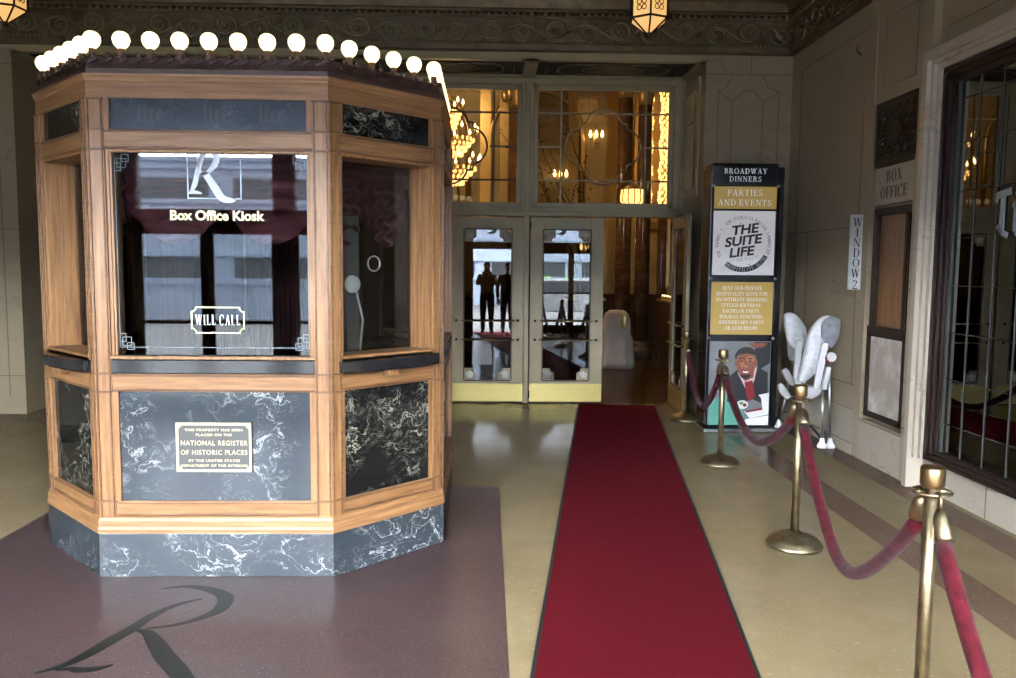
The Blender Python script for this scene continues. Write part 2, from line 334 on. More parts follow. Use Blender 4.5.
def glyphs():
    G = {}
    def g(ch, w, fn): G[ch] = lambda wt, w=w, fn=fn: (w, fn(K_*wt, k_*(.6+.4*wt)))
    st = lambda x, K: [ln(x, 0, x, 1, K), ser(x, 0), ser(x, 1)]
    g('A', .80, lambda K, k: [ln(.12, 0, .40, 1, k), ln(.68, 0, .40, 1, K), ln(.22, .35, .58, .35, k), ser(.12, 0, .26), ser(.66, 0, .30)])
    g('B', .66, lambda K, k: st(.14, K)+arc(.32, .745, .26, .255, -90, 90, K)+arc(.34, .265, .30, .265, -90, 90, K)+[ln(.14, .97, .33, .97, k), ln(.14, .52, .33, .52, k), ln(.14, .03, .34, .03, k)])
    g('C', .74, lambda K, k: arc(.42, .5, .40, .52, 45, 315, K, 18)+[ln(.70, .68, .70, .98, k)])
    g('D', .78, lambda K, k: st(.14, K)+arc(.34, .5, .42, .5, -90, 90, K, 16)+[ln(.14, .97, .35, .97, k), ln(.14, .03, .35, .03, k)])
    g('E', .64, lambda K, k: st(.14, K)+[ln(.14, .97, .58, .97, k), ln(.14, .03, .60, .03, k), ln(.14, .52, .48, .52, k), ln(.57, .78, .57, 1, k), ln(.60, 0, .60, .24, k), ln(.48, .40, .48, .64, k)])
    g('F', .60, lambda K, k: st(.14, K)+[ln(.14, .97, .56, .97, k), ln(.14, .52, .46, .52, k), ln(.55, .76, .55, 1, k), ln(.46, .40, .46, .64, k)])
    g('G', .80, lambda K, k: arc(.42, .5, .40, .52, 45, 330, K, 18)+[ln(.68, .03, .68, .42, K), ser(.68, .42, .28), ln(.69, .70, .69, .98, k)])
    g('H', .82, lambda K, k: st(.14, K)+st(.68, K)+[ln(.14, .52, .68, .52, k)])
    g('I', .30, lambda K, k: st(.15, K))
    g('J', .42, lambda K, k: [ln(.28, .12, .28, 1, K), ser(.28, 1)]+arc(.16, .14, .19, .18, 180, 350, K*.7, 8))
    g('K', .78, lambda K, k: st(.14, K)+[ln(.16, .42, .66, 1, k), ln(.66, 0, .32, .62, K), ser(.66, 1, .24), ser(.66, 0, .28)])
    g('L', .60, lambda K, k: st(.14, K)+[ln(.14, .03, .56, .03, k), ln(.56, 0, .56, .28, k)])
    g('M', .96, lambda K, k: [ln(.13, 0, .16, 1, k), ln(.48, 0, .18, 1, K), ln(.48, 0, .78, 1, k), ln(.82, 0, .80, 1, K), ser(.13, 0, .24), ser(.82, 0), ser(.12, 1, .22), ser(.84, 1, .24)])
    g('N', .82, lambda K, k: [ln(.13, 0, .13, 1, k), ln(.68, 0, .14, 1, K), ln(.69, 0, .69, 1, k), ser(.13, 0, .24), ser(.10, 1, .24), ser(.69, 1, .24)])
    g('O', .84, lambda K, k: arc(.42, .5, .42, .52, 0, 360, K, 24))
    g('P', .64, lambda K, k: st(.14, K)+arc(.32, .73, .30, .27, -90, 90, K)+[ln(.14, .97, .33, .97, k), ln(.14, .49, .33, .49, k)])
    g('R', .76, lambda K, k: st(.14, K)+arc(.32, .74, .28, .26, -90, 90, K)+[ln(.14, .97, .33, .97, k), ln(.14, .50, .33, .50, k), ln(.68, 0, .38, .5, K), ser(.68, 0, .24)])
    g('S', .58, lambda K, k: arc(.28, .74, .24, .28, 40, 270, K*.8, 12)+arc(.29, .25, .27, .27, -140, 90, K, 12)+[ln(.50, .74, .50, .98, k), ln(.05, .02, .05, .28, k)])
    g('T', .68, lambda K, k: [ln(.34, 0, .34, 1, K), ser(.34, 0), ln(.03, .97, .65, .97, k), ln(.03, .76, .03, 1, k), ln(.65, .76, .65, 1, k)])
    g('U', .80, lambda K, k: [ln(.14, .3, .14, 1, K), ln(.67, .3, .67, 1, k), ser(.14, 1), ser(.67, 1, .24)]+arc(.38, .32, .315, .34, 180, 360, K, 12))
    g('V', .78, lambda K, k: [ln(.40, 0, .12, 1, K), ln(.40, 0, .66, 1, k), ser(.13, 1), ser(.66, 1, .24)])
    g('W', 1.1, lambda K, k: [ln(.34, 0, .12, 1, K), ln(.34, 0, .54, 1, k), ln(.76, 0, .54, 1, K), ln(.76, 0, .98, 1, k), ser(.13, 1, .28), ser(.98, 1, .22), ser(.54, 1, .24)])
    g('X', .76, lambda K, k: [ln(.64, 0, .12, 1, K), ln(.10, 0, .64, 1, k), ser(.1, 0, .22), ser(.64, 0, .26), ser(.12, 1, .26), ser(.64, 1, .22)])
    g('Y', .74, lambda K, k: [ln(.37, 0, .37, .45, K), ln(.37, .43, .11, 1, K), ln(.37, .43, .63, 1, k), ser(.37, 0), ser(.12, 1), ser(.63, 1, .24)])
    g('2', .60, lambda K, k: arc(.28, .72, .25, .28, -10, 170, K, 12)+[ln(.06, .05, .46, .68, k*1.6), ln(.04, .05, .54, .05, .11), ln(.54, 0, .54, .2, k)])
    g('.', .22, lambda K, k: [[(.05, 0), (.19, 0), (.19, .14), (.05, .14)]])
    g(',', .22, lambda K, k: [[(.05, 0), (.10, -.14), (.15, -.14), (.19, .12), (.05, .12)]])
    g('!', .26, lambda K, k: [[(.07, 0), (.19, 0), (.19, .12), (.07, .12)], [(.10, .22), (.16, .22), (.22, 1), (.04, 1)]])
    return G
GLYPH = glyphs()

def thing(name, label, cat, loc=(0, 0, 0), rz=0., group=None):
    o = bpy.data.objects.new(name, None); COL.objects.link(o); o.location = loc; o.rotation_euler = (0, 0, rz); o.empty_display_size = .1
    o['label'] = label; o['category'] = cat
    if group: o['group'] = group
    return o
def struct(name, loc=(0, 0, 0), rz=0.):
    o = bpy.data.objects.new(name, None); COL.objects.link(o); o.location = loc; o.rotation_euler = (0, 0, rz); o.empty_display_size = .1
    o['kind'] = 'structure'; return o
def dup(root, loc=None, rz=None, label=None):
    def rec(o, par):
        c = o.copy(); COL.objects.link(c)
        if par: c.parent = par
        for ch in list(o.children): rec(ch, c)
        return c
    r = rec(root, None)
    if loc is not None: r.location = loc
    if rz is not None: r.rotation_euler = (0, 0, rz)
    if label: r['label'] = label
    return r

# ------------------------------------------------------------------ the setting: entrance lobby
XR, XL, YP, YD, XC = 3.28, -6.14, 8.9, 9.80, -1.43   # right wall, left wall, pier plane, door plane, lobby axis
RX1, RX0 = 2.34, -5.02                               # sides of the door recess
YF = -.6                                             # entrance front
ZS = 3.93                                            # soffit
m = MB()                                             # floor with its inlaid terrazzo
m.box(XL, XR+.1, YF-.2, YD, -.12, 0)
def pad(x0, x1, y0, y1, z, i): m.cur = i; m.box(x0, x1, y0, y1, z-.001, z)
pad(-2.90, .10, 1.0, 5.98, .001, 1)
pad(2.38, 2.63, YF, 8.3, .001, 2); pad(3.04, 3.27, YF, 8.88, .001, 2); pad(-5.48, -5.23, YF, 8.3, .001, 2); pad(-6.1, -5.88, YF, 8.88, .001, 2)
floor = m.build('floor', ['beige', 'terr', 'band'], kind='structure')
WF = Matrix.Translation((0, 0, .0011))
m = MB()
m.strip([(-1.394, 3.924), (-1.496, 3.848), (-1.562, 3.732), (-1.598, 3.592), (-1.638, 3.476), (-1.679, 3.348), (-1.728, 3.252), (-1.811, 3.185)], [.006, .03, .05, .06, .068, .06, .04, .008], WF, .0012)
m.strip([(-1.645, 4.048), (-1.522, 4.077), (-1.385, 4.027), (-1.289, 3.934), (-1.271, 3.812), (-1.311, 3.723), (-1.413, 3.629), (-1.538, 3.591)], [.005, .03, .055, .08, .072, .045, .025, .008], WF, .0012)
m.strip([(-1.585, 3.580), (-1.513, 3.546), (-1.433, 3.445), (-1.348, 3.324), (-1.255, 3.21), (-1.17, 3.10), (-1.05, 3.02), (-.95, 3.03)], [.01, .05, .075, .085, .085, .08, .05, .01], WF, .0012)
m.strip([(-1.741, 3.208), (-1.69, 3.222), (-1.649, 3.210), (-1.582, 3.221), (-1.532, 3.255)], [.01, .03, .045, .04, .008], WF, .0012)
m.build('letter_inlay', 'inlay', floor)

m = MB(); m.box(XL, XR+.4, YF, YP+.3, 4.62, 4.75)
for x in (-4.4, -2.4, -.4, 1.6): m.box(x-.09, x+.09, YF, YP, 4.5, 4.62)
for y in (.6, 2.6, 4.6, 6.6, 8.4): m.box(XL, XR, y-.09, y+.09, 4.5, 4.62)
ceil = m.build('ceiling', 'ceil', kind='structure')

m = MB()                                             # back wall: two piers, the beam over the doors, the recess sides
m.box(RX1, XR+.02, YP, YD+.15, 0, 4.62); m.box(XL-.1, RX0, YP, YD+.15, 0, 4.62)
m.box(RX0, RX1, YP, YD+.15, ZS, 4.62)
wb = m.build('wall_back', 'wall', kind='structure')
m = MB()                                             # incised joints of the marble piers
def pierlines(xa, xb):
    w = xb-xa; y0, y1 = YP-.003, YP+.01
    H = lambda x0, x1, z: m.box(x0, x1, y0, y1, z-.004, z+.004)
    V = lambda x, z0, z1: m.box(x-.004, x+.004, y0, y1, z0, z1)
    def D(x0, z0, x1, z1):
        p, q = Vector((x0, YP, z0)), Vector((x1, YP, z1)); d = (q-p); m.obox((p+q)/2, d.normalized(), (0, 1, 0), d.normalized().cross(Vector((0, 1, 0))), d.length/2, .003, .004)
    H(xa, xb, 3.73); V(xa+.52*w, 3.73, 3.93)
    for a, b in ((.15, .85),): V(xa+a*w, .2, 3.55); V(xa+b*w, .2, 3.55)
    V(xa+.31*w, .2, 3.44); V(xa+.67*w, .2, 3.44)
    D(xa+.15*w, 3.55, xa+.24*w, 3.60); D(xa+.24*w, 3.60, xa+.31*w, 3.73); D(xa+.85*w, 3.55, xa+.72*w, 3.60); D(xa+.72*w, 3.60, xa+.66*w, 3.73)
    D(xa+.15*w, 3.55, xa+.31*w, 3.44); D(xa+.85*w, 3.55, xa+.67*w, 3.44); D(xa+.31*w, 3.44, xa+.44*w, 3.56); D(xa+.67*w, 3.44, xa+.56*w, 3.56); H(xa+.44*w, xa+.56*w, 3.56)
    H(xa, xb, .42); H(xa, xb, 2.0)
pierlines(RX1, XR); pierlines(XL, RX0)
m.build('joint_lines', 'joint', wb)

WX = 5.93                                            # where the box-office bay gives way to the big window
m = MB()                                             # right wall, built round its openings
m.box(XR, XR+.4, 7.00, YP, 0, 4.62)
m.box(XR-.02, XR+.4, 6.93, 7.06, 0, 4.05)            # slim pilaster strip
m.box(XR-.012, XR+.4, WX+.27, 6.93, 0, .36); m.box(XR-.012, XR+.4, WX+.27, 6.93, 3.03, 4.62)
m.box(XR+.05, XR+.4, WX+.27, 6.93, .36, 1.15); m.box(XR+.05, XR+.4, WX+.27, 6.93, 2.13, 3.03); m.box(XR+.3, XR+.4, WX+.27, 6.93, 1.1, 2.2)
m.box(XR-.03, XR+.4, WX+.10, WX+.27, 0, 4.62)        # pilaster by the window
m.box(XR+.05, XR+.4, YF, WX+.10, 0, .235); m.box(XR+.03, XR+.4, YF, WX+.10, 3.14, 4.62); m.box(XR+.2, XR+.4, YF, WX+.1, .2, 3.2); m.box(XR+.05, XR+.4, YF, 1.4, 0, 4.62)
wr = m.build('wall_right', 'wall', kind='structure')
m = MB()                                             # stepped marble architrave of the big window
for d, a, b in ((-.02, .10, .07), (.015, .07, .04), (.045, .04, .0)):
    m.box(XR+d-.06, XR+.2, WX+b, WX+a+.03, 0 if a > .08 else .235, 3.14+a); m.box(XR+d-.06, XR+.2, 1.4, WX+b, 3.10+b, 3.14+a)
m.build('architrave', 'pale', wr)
m = MB()
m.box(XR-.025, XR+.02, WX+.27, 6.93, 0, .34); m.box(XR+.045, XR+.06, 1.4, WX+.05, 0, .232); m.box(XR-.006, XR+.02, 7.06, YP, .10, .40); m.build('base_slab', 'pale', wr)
m = MB()
def RH(y0, y1, z, x=XR): m.box(x-.003, x+.01, y0, y1, z-.004, z+.004)
def RV(y, z0, z1, x=XR): m.box(x-.003, x+.01, y-.004, y+.004, z0, z1)
RH(7.06, YP, .40); RH(7.06, YP, .62); RH(7.06, YP, 2.03); RH(7.06, YP-.28, 3.72); RV(YP-.28, .62, 3.72);  RV(7.16, .62, 3.6); RV(7.7, .0, .4); RV(8.3, .4, 2.03)
x = XR-.012
RH(6.28, 6.78, 3.14, x); RH(6.28, 6.78, 3.70, x); RV(6.28, 3.14, 3.70, x); RV(6.78, 3.14, 3.70, x); RH(WX+.27, 6.93, .34, x)
x = XR+.043; RV(5.2, 0, .235, x); RV(3.6, 0, .235, x); RV(2.1, 0, .235, x)
x = XR+.03; RH(1.5, WX, 3.40, x); RV(5.0, 3.4, 4.0, x); RV(3.4, 3.4, 4.0, x)
x = XR-.03; RH(WX+.1, WX+.27, .42, x); RH(WX+.1, WX+.27, 1.5, x); RH(WX+.1, WX+.27, 2.7, x)
m.build('joint_lines', 'joint', wr)
m = MB(); m.tube([(XR-.004, 7.34, 3.62), (XR-.014, 7.31, 3.57), (XR-.010, 7.24, 3.53)], .007, 6); m.build('cable_stub', 'blackm', wr)

m = MB(); m.box(XL-.1, XL, YF, YP, 0, 4.62); m.build('wall_left', 'wall', kind='structure')
m = MB()                                             # low skirting slab along the right wall
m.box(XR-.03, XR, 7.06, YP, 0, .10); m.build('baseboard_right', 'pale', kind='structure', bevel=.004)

# entrance front behind the camera: posts, transoms, glazed doors
m = MB(); m.box(XL, XR+.4, YF-.25, YF, 2.97, 4.75)
m.box(XL-.1, -5.85, YF-.25, YF, 0, 3.3)
m.build('wall_front', 'wall', kind='structure')
m = MB()
posts = [-5.74, -4.0, -2.26, -.52, 1.22, 2.96]
for px in posts: m.box(px-.12, px+.12, YF-.16, YF-.02, 0, 2.97)
m.box(posts[0], posts[-1], YF-.16, YF-.02, 2.08, 2.25); m.box(posts[-1]+.1, XR+.4, YF-.16, YF-.02, 0, 2.97)
m.build('trim_1', 'bronze', kind='structure')
nwin = 0
def rglyph(m, W, s, t=.002):
    m.strip([(.02, .98), (-.14, .60), (-.24, .22), (-.36, .0)], [.05*s, .10*s, .10*s, .03*s], W, t)
    m.strip([(-.16, .62), (-.10, .86), (.10, 1.0), (.27, .92), (.26, .72), (.10, .52), (-.10, .46)], [.03*s, .06*s, .09*s, .13*s, .12*s, .08*s, .03*s], W, t)
    m.strip([(-.12, .52), (.04, .42), (.22, .16), (.40, -.10), (.62, -.16), (.72, -.14)], [.05*s, .12*s, .15*s, .14*s, .09*s, .03*s], W, t)
    m.strip([(-.42, .0), (-.25, .03), (-.08, .0)], [.03*s, .07*s, .03*s], W, t)
for a, b in zip(posts[:-1], posts[1:]):
    nwin += 1; w = MB().box(a+.12, b-.12, YF-.095, YF-.09, 2.25, 2.97).build('window_%d' % (10+nwin), 'g_front', kind='structure')
    if a > -.6:
        m = MB(); c = (a+b)/2; W = W4((c, YF-.098, 2.55), (-1, 0, 0), (0, 0, 1)) @ Matrix.Scale(.5, 4); rglyph(m, W, 1.)
        m.build('etched_or_reflected_letter', 'etch', w)
ndoor = 10
for i, (a, b) in enumerate(zip(posts[:-1], posts[1:])):
    if a in (-.52,): continue
    ndoor += 1; d = struct('door_%d' % ndoor, ((a+b)/2, YF-.09, 0)); h = (b-a)/2-.12
    m = MB()
    for s in (-1, 1):
        m.box(s*h-.03 if s > 0 else -h, h if s > 0 else -h+.03, -.025, .025, 0, 2.08)
    m.box(-.07, .07, -.025, .025, 0, 2.08); m.box(-h, h, -.025, .025, 0, .2); m.box(-h, h, -.025, .025, 1.98, 2.08); m.box(-h, h, .03, .06, .98, 1.02)
    m.build('door_frame', 'bronze', d)
    MB().box(-h+.03, h-.03, -.004, .004, .2, 1.98).build('pane', 'g_front', d)

# friezes: mouldings, bead rows and a running scroll
def frieze(o, u, nrm, L):
    o, u, nrm = Vector(o), Vector(u), Vector(nrm); Z = Vector((0, 0, 1))
    def bar(d, z0, z1, mb): mb.obox(o+u*L/2+nrm*d/2+Z*(z0+z1)/2, u, nrm, Z, L/2, d/2, (z1-z0)/2)
    a = MB(); bar(.11, 3.93, 3.985, a); bar(.08, 3.985, 4.0, a); bar(.05, 4.0, 4.27, a); bar(.075, 4.27, 4.285, a); bar(.11, 4.315, 4.34, a)
    n0 = [(.05, 4.34), (.16, 4.34), (.19, 4.42), (.27, 4.50), (.40, 4.55), (.40, 4.62), (.0, 4.62)]
    a.extr([o+nrm*d+Z*z for d, z in n0], u*L)
    b = MB(); g = MB()
    n = int(L/.045)
    for i in range(n):
        c = o+u*(i+.5)*L/n; b.ball(c+nrm*.085+Z*4.008, .013, seg=6, ring=4)
    n = int(L/.075)
    for i in range(n):
        c = o+u*(i+.5)*L/n; g.ball(c+nrm*.085+Z*4.30, .027, sx=1 if abs(u.x) > .5 else .7, sy=1 if abs(u.y) > .5 else .7, sz=.8, seg=8, ring=5)
    per = .69; k = 0; s = .1
    P = lambda x, z: o+u*x+nrm*.055+Z*(4.135+z)
    while s < L:
        e = min(s+per, L-.03); pts = [P(s+(e-s)*t/12, .075*math.sin(PI*2*t/12)) for t in range(13)]
        g.tube(pts, .012, 5)
        for q, sg in ((.28, 1), (.76, -1)):
            cx = s+per*q
            if cx > L-.12: continue
            sp = []
            for t in range(19):
                th = t/18*2*PI*1.45; r = .105*(1-t/18)+.016; sp.append(P(cx+sg*r*math.cos(th+PI*.9), -sg*.012+sg*r*math.sin(th+PI*.9)*.95))
            g.tube(sp, [.017-.0005*t for t in range(19)], 5); g.ball(P(cx, -sg*.012), .022, seg=7, ring=5)
            for lf in range(4):
                an = lf*1.2+.4; c = P(cx+.115*math.cos(an), .095*math.sin(an)); g.tube([c, c+(u*math.cos(an+.9)+Z*math.sin(an+.9))*.05], [.016, .003], 5)
        s += per
    return a, b, g
a, b, g = frieze((XL, YP, 0), (1, 0, 0), (0, -1, 0), XR-XL)
t = a.build('trim_2', 'gild', kind='structure'); b.build('bead_row', 'gild_hi', t); g.build('scroll_relief', 'gild_hi', t)
a, b, g = frieze((XR+.03, YP, 0), (0, -1, 0), (-1, 0, 0), 8.4)
t = a.build('trim_3', 'gild', kind='structure'); b.build('bead_row', 'gild_hi', t); g.build('scroll_relief', 'gild_hi', t)

# door bay: soffit panels, cream frame, transoms
bays = [RX0, -3.22, -1.39, .47, RX1]
m = MB(); m.box(RX0, RX1, YP+.005, YD, ZS-.05, ZS)
for x in bays: m.box(x-.07, x+.07, YP, YD, ZS-.075, ZS-.05)
m.box(RX0, RX1, YP+.0, YP+.09, ZS-.075, ZS-.05); m.box(RX0, RX1, YD-.12, YD, ZS-.075, ZS-.05)
t = m.build('trim_4', 'cream', kind='structure')
for a, b in zip(bays[:-1], bays[1:]):
    m = MB(); z = ZS-.052; m.box(a+.08, b-.08, YP+.1, YD-.13, z-.004, z)
    c = (a+b)/2; y = (YP+YD)/2; m.cur = 1; zz = z-.012
    pts = [(c-.62, y-.12), (c-.5, y-.22), (c+.5, y-.22), (c+.62, y-.12), (c+.62, y+.12), (c+.5, y+.22), (c-.5, y+.22), (c-.62, y+.12)]
    m.tube([(p, q, zz) for p, q in pts], .014, 5, loop=True)
    for k in range(5): m.tube([(c+(.05+.06*k)*math.cos(q*.5)*1.2, y+(.02+.03*k)*math.sin(q*.5), zz) for q in range(13)], .012, 5, loop=True)
    for sx in (-1, 1):
        m.tube([(c+sx*.75*1.0, y-.2+.1*q, zz) for q in range(5)], .010, 5)
    m.build('coffer_panel', ['blackm', 'gild'], t)
m = MB()
Zt, Zb = 3.88, 2.40
m.box(RX0, RX1, YD-.04, YD+.10, 3.79, 3.88); m.box(RX0, RX1, YD-.05, YD+.1, 2.25, 2.31); m.box(RX0, RX1, YD-.03, YD+.1, 2.31, 2.36)
for x in bays:
    w = .13 if x in (RX0, RX1) else .07
    m.box(x-w, x+w, YD-.03, YD+.1, 2.3, 3.88); m.box(x-w*.45, x+w*.45, YD-.05, YD+.1, 0, 3.88)
t = m.build('trim_5', 'cream', kind='structure', bevel=.006)
def quatre(c, y, r):
    pts = []
    for q in range(4):
        a0 = q*PI/2
        for s in range(-6, 7):
            th = a0+s*R(12.5); pts.append((c[0]+r*.52*math.cos(a0)+r*.50*math.cos(th), y, c[1]+r*.52*math.sin(a0)+r*.50*math.sin(th)))
        k = a0+PI/4; pts.append((c[0]+r*.88*math.cos(k), y, c[1]+r*.88*math.sin(k)))
    return pts
for i, (a, b) in enumerate(zip(bays[:-1], bays[1:])):
    w = struct('window_%d' % (i+2)); x0, x1, z0, z1 = a+(.13 if a == RX0 else .07), b-(.13 if b == RX1 else .07), 2.36, 3.79; c = (x0+x1)/2; zc = (z0+z1)/2
    m = MB(); f = .055
    m.box(x0, x0+f, YD, YD+.06, z0, z1); m.box(x1-f, x1, YD, YD+.06, z0, z1); m.box(x0, x1, YD, YD+.06, z0, z0+f); m.box(x0, x1, YD, YD+.06, z1-f, z1)
    m.build('window_frame', 'cream', w, bevel=.006)
    m = MB(); bw = .010; xa, xb = x0+.33, x1-.33
    for x in (xa, xb): m.box(x-bw, x+bw, YD+.02, YD+.045, z0+f, z1-f)
    for z in (z0+.32, z1-.32): m.box(x0+f, x1-f, YD+.02, YD+.045, z-bw, z+bw)
    m.tube(quatre((c, zc), YD+.03, .44), .012, 6, loop=True)
    for s in (-1, 1): m.box(c+s*.69-.21, c+s*.69+.21, YD+.02, YD+.045, zc-bw, zc+bw)
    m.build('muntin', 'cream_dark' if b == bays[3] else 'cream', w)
    MB().box(x0+f, x1-f, YD+.03, YD+.034, z0+f, z1-f).build('pane', 'g_trans', w)
# mirrored sidelights on the recess cheeks
for sx, nm in ((RX1, 6),):
    s = -1 if sx == RX1 else 1; w = struct('window_%d' % nm)
    m = MB(); m.box(*sorted((sx, sx+s*.03)), YP+.18, YD-.1, 2.45, 3.75)
    m.build('window_frame', 'cream', w, bevel=.005)
    m = MB(); m.box(*sorted((sx+s*.03, sx+s*.034)), YP+.28, YD-.2, 2.55, 3.62); m.build('pane', 'mirror', w)
    m = MB(); m.box(*sorted((sx+s*.034, sx+s*.045)), YP+.28, YD-.2, 3.28, 3.30); m.build('muntin', 'cream', w)

# glazed bronze doors
def make_door():
    d = struct('door_1'); W_, H_ = .885, 2.235
    gx0, gx1, gz0, gz1 = .16, .725, .275, 2.09
    m = MB(); m.box(0, gx0, -.022, .022, .01, H_); m.box(gx1, W_, -.022, .022, .01, H_); m.box(gx0, gx1, -.022, .022, .01, gz0); m.box(gx0, gx1, -.022, .022, gz1, H_)
    m.build('door_frame', 'cream', d, bevel=.004)
    MB().box(gx0, gx1, -.004, .004, gz0, gz1).build('pane', 'g_door', d)
    m = MB(); q = .012
    for y in (-.026, .022):
        m.box(gx0-q, gx0+q*.3, y, y+.004, gz0, gz1); m.box(gx1-q*.3, gx1+q, y, y+.004, gz0, gz1); m.box(gx0, gx1, y, y+.004, gz0-q, gz0+q*.3); m.box(gx0, gx1, y, y+.004, gz1-q*.3, gz1+q)
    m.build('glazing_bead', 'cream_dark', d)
    r = (gx1-gx0)/2; cs = .145
    for sx in (0, 1):
        for sz in (0, 1):
            X = lambda u: gx0+u if sx == 0 else gx1-u
            Zf = lambda v: gz0+v if sz == 0 else gz1-v
            inner = [(cs-.012+.0-cs*.0, 0)]; arcp = []
            for t in range(9):     # concave bite centred on the far inner corner
                a = PI/2*t/8; arcp.append((cs-.055*math.sin(a)*1.0-.0, .0+cs-.055*math.cos(a)*1.0))
            poly = [(0, 0), (cs, 0)]+[(cs-.05*math.sin(PI/2*t/6), cs-.05*math.cos(PI/2*t/6)) for t in range(7)]+[(0, cs)]
            m = MB(); W = Matrix(((1, 0, 0, 0), (0, 0, -1, 0), (0, 1, 0, 0), (0, 0, 0, 1)))
            m.extr([(X(u), -.012, Zf(v)) for u, v in poly], (0, .018, 0)); m.cur = 1
            c = (X(cs*.46), Zf(cs*.46))
            for k in range(5):
                a = k*2*PI/5+.3; m.ball((c[0]+.026*math.cos(a), -.016, c[1]+.026*math.sin(a)), .024, sy=.4, seg=8, ring=5)
            m.ball((c[0], -.02, c[1]), .018, sy=.4, seg=8, ring=5); m.build('corner_ornament', ['cream', 'white'], d)
    MB().box(.0, W_, -.026, .026, .015, .235).build('kick_plate', 'kick', d, bevel=.003)
    for z in (.77, 1.0):
        m = MB()
        for y in (-.07,): m.tube([(gx0-.03, -.02, z), (gx0-.03, y, z), (gx1+.03, y, z), (gx1+.03, -.02, z)], .0095, 8)
        m.build('push_bar', 'brass_old', d)
        m = MB()
        for x in (.065, W_-.075): m.lathe([(.001, 0), (.016, .002), (.014, .014), (.001, .018)], (0, 0, 0), 10); k = len(m.v)-40; m.v[k:] = [(x+p[0], -.022-p[2], z+p[1]) for p in m.v[k:]]
        m.build('bolt_head', 'bronze', d)
    m = MB()
    for z in (.06, 2.1): m.tube([(-.006, -.026, z), (-.006, -.026, z+.09)], .012, 8)
    m.build('hinge', 'bronze', d)
    return d
dr = make_door(); dr.location = (.515, YD, 0)
k = 1
for x in (-.435, -1.335, -2.30, -3.17, -4.10, -4.95):
    k += 1; q = dup(dr, (x, YD, 0)); q.name = 'door_%d' % k
q = dup(dr, (2.245, YD, 0), R(-92.)); q.name = 'door_9'
for x in (-.445, -2.31, -4.10): pass

# large leaded box-office window
w = struct('window_1'); x = XR+.05; y0, y1, z0, z1 = 1.5, WX+.02, .235, 3.10
m = MB()
for i, (a, b) in enumerate(((0, .035), (.035, .075), (.075, .115))):
    d = .0+.02*i
    m.box(x-.045+d, x+.10, y1-b, y1-a, z0+a, z1-a); m.box(x-.045+d, x+.1, y0+a, y0+b, z0+a, z1-a); m.box(x-.045+d, x+.1, y0+a, y1-a, z1-b, z1-a); m.box(x-.045+d, x+.1, y0+a, y1-a, z0+a*.7, z0+b*.7)
m.build('window_frame', 'win_frame', w, bevel=.004)
MB().box(x+.03, x+.034, y0+.1, y1-.1, z0+.06, z1-.1).build('pane', 'g_win', w)
m = MB(); yb = y1-.115
m.box(x+.01, x+.03, yb-.035, yb-.012, z0+.08, z1-.115)
n = 0; yy = yb
while yy > y0+.3:
    yy -= .255; m.box(x+.022, x+.030, yy-.0025, yy+.0025, z0+.08, z1-.11)
for zz in [.53, .86, 1.20, 1.54, 1.88, 2.21, 2.55, 2.86]: m.box(x+.022, x+.030, y0+.1, yb, zz-.0025, zz+.0025)
m.build('lead_came', 'lead', w)
m = MB()                                             # frosted blackletter on the glass
def blk(segs, y, z, s):
    for (a, b, c, d, wd) in segs:
        p, q = Vector((x+.0205, y-a*s, z+b*s)), Vector((x+.0205, y-c*s, z+d*s)); dd = (q-p); e = dd.normalized(); m.obox((p+q)/2, e, e.cross(Vector((1, 0, 0))), (1, 0, 0), dd.length/2, wd*s/2, .001)
Tb = [(0, .9, .5, .97, .16), (.22, .9, .22, .1, .17), (.22, .1, .45, .02, .13), (.0, .75, .0, .95, .1), (.05, .25, .22, .1, .1)]
Ib = [(.1, .7, .1, .1, .17), (0, .6, .1, .72, .12), (.1, .1, .24, .02, .12), (.1, .95, .12, .88, .16)]
Cb = [(.1, .62, .1, .14, .17), (.1, .62, .34, .72, .13), (.1, .12, .36, .06, .12)]
Kb = [(.1, 1., .1, .05, .16), (.1, .45, .38, .68, .12), (.16, .4, .4, .03, .14)]
Eb = [(.1, .62, .1, .14, .17), (.1, .62, .32, .70, .13), (.32, .68, .32, .45, .12), (.12, .36, .34, .45, .07), (.1, .12, .36, .06, .12)]
tb = [(.14, .95, .14, .1, .16), (0, .66, .32, .68, .1), (.14, .1, .34, .04, .12)]
Sb = [(.34, .66, .08, .6, .13), (.08, .6, .34, .3, .15), (.34, .3, .04, .1, .13)]
yy = 5.32
for gl, wd in ((Tb, .58), (Ib, .34), (Cb, .46), (Kb, .48), (Eb, .48), (tb, .42), (Sb, .46)): blk(gl, yy, 1.87, .30); yy -= wd*.30
m.build('frosted_lettering', 'etch_dim', w)
m = MB(); m.box(x+.06, x+.1, y0, y1, z0, z1); m.build('dark_room_sheet', 'bronze', w)  # dark sheet standing in for the unlit room behind the glass

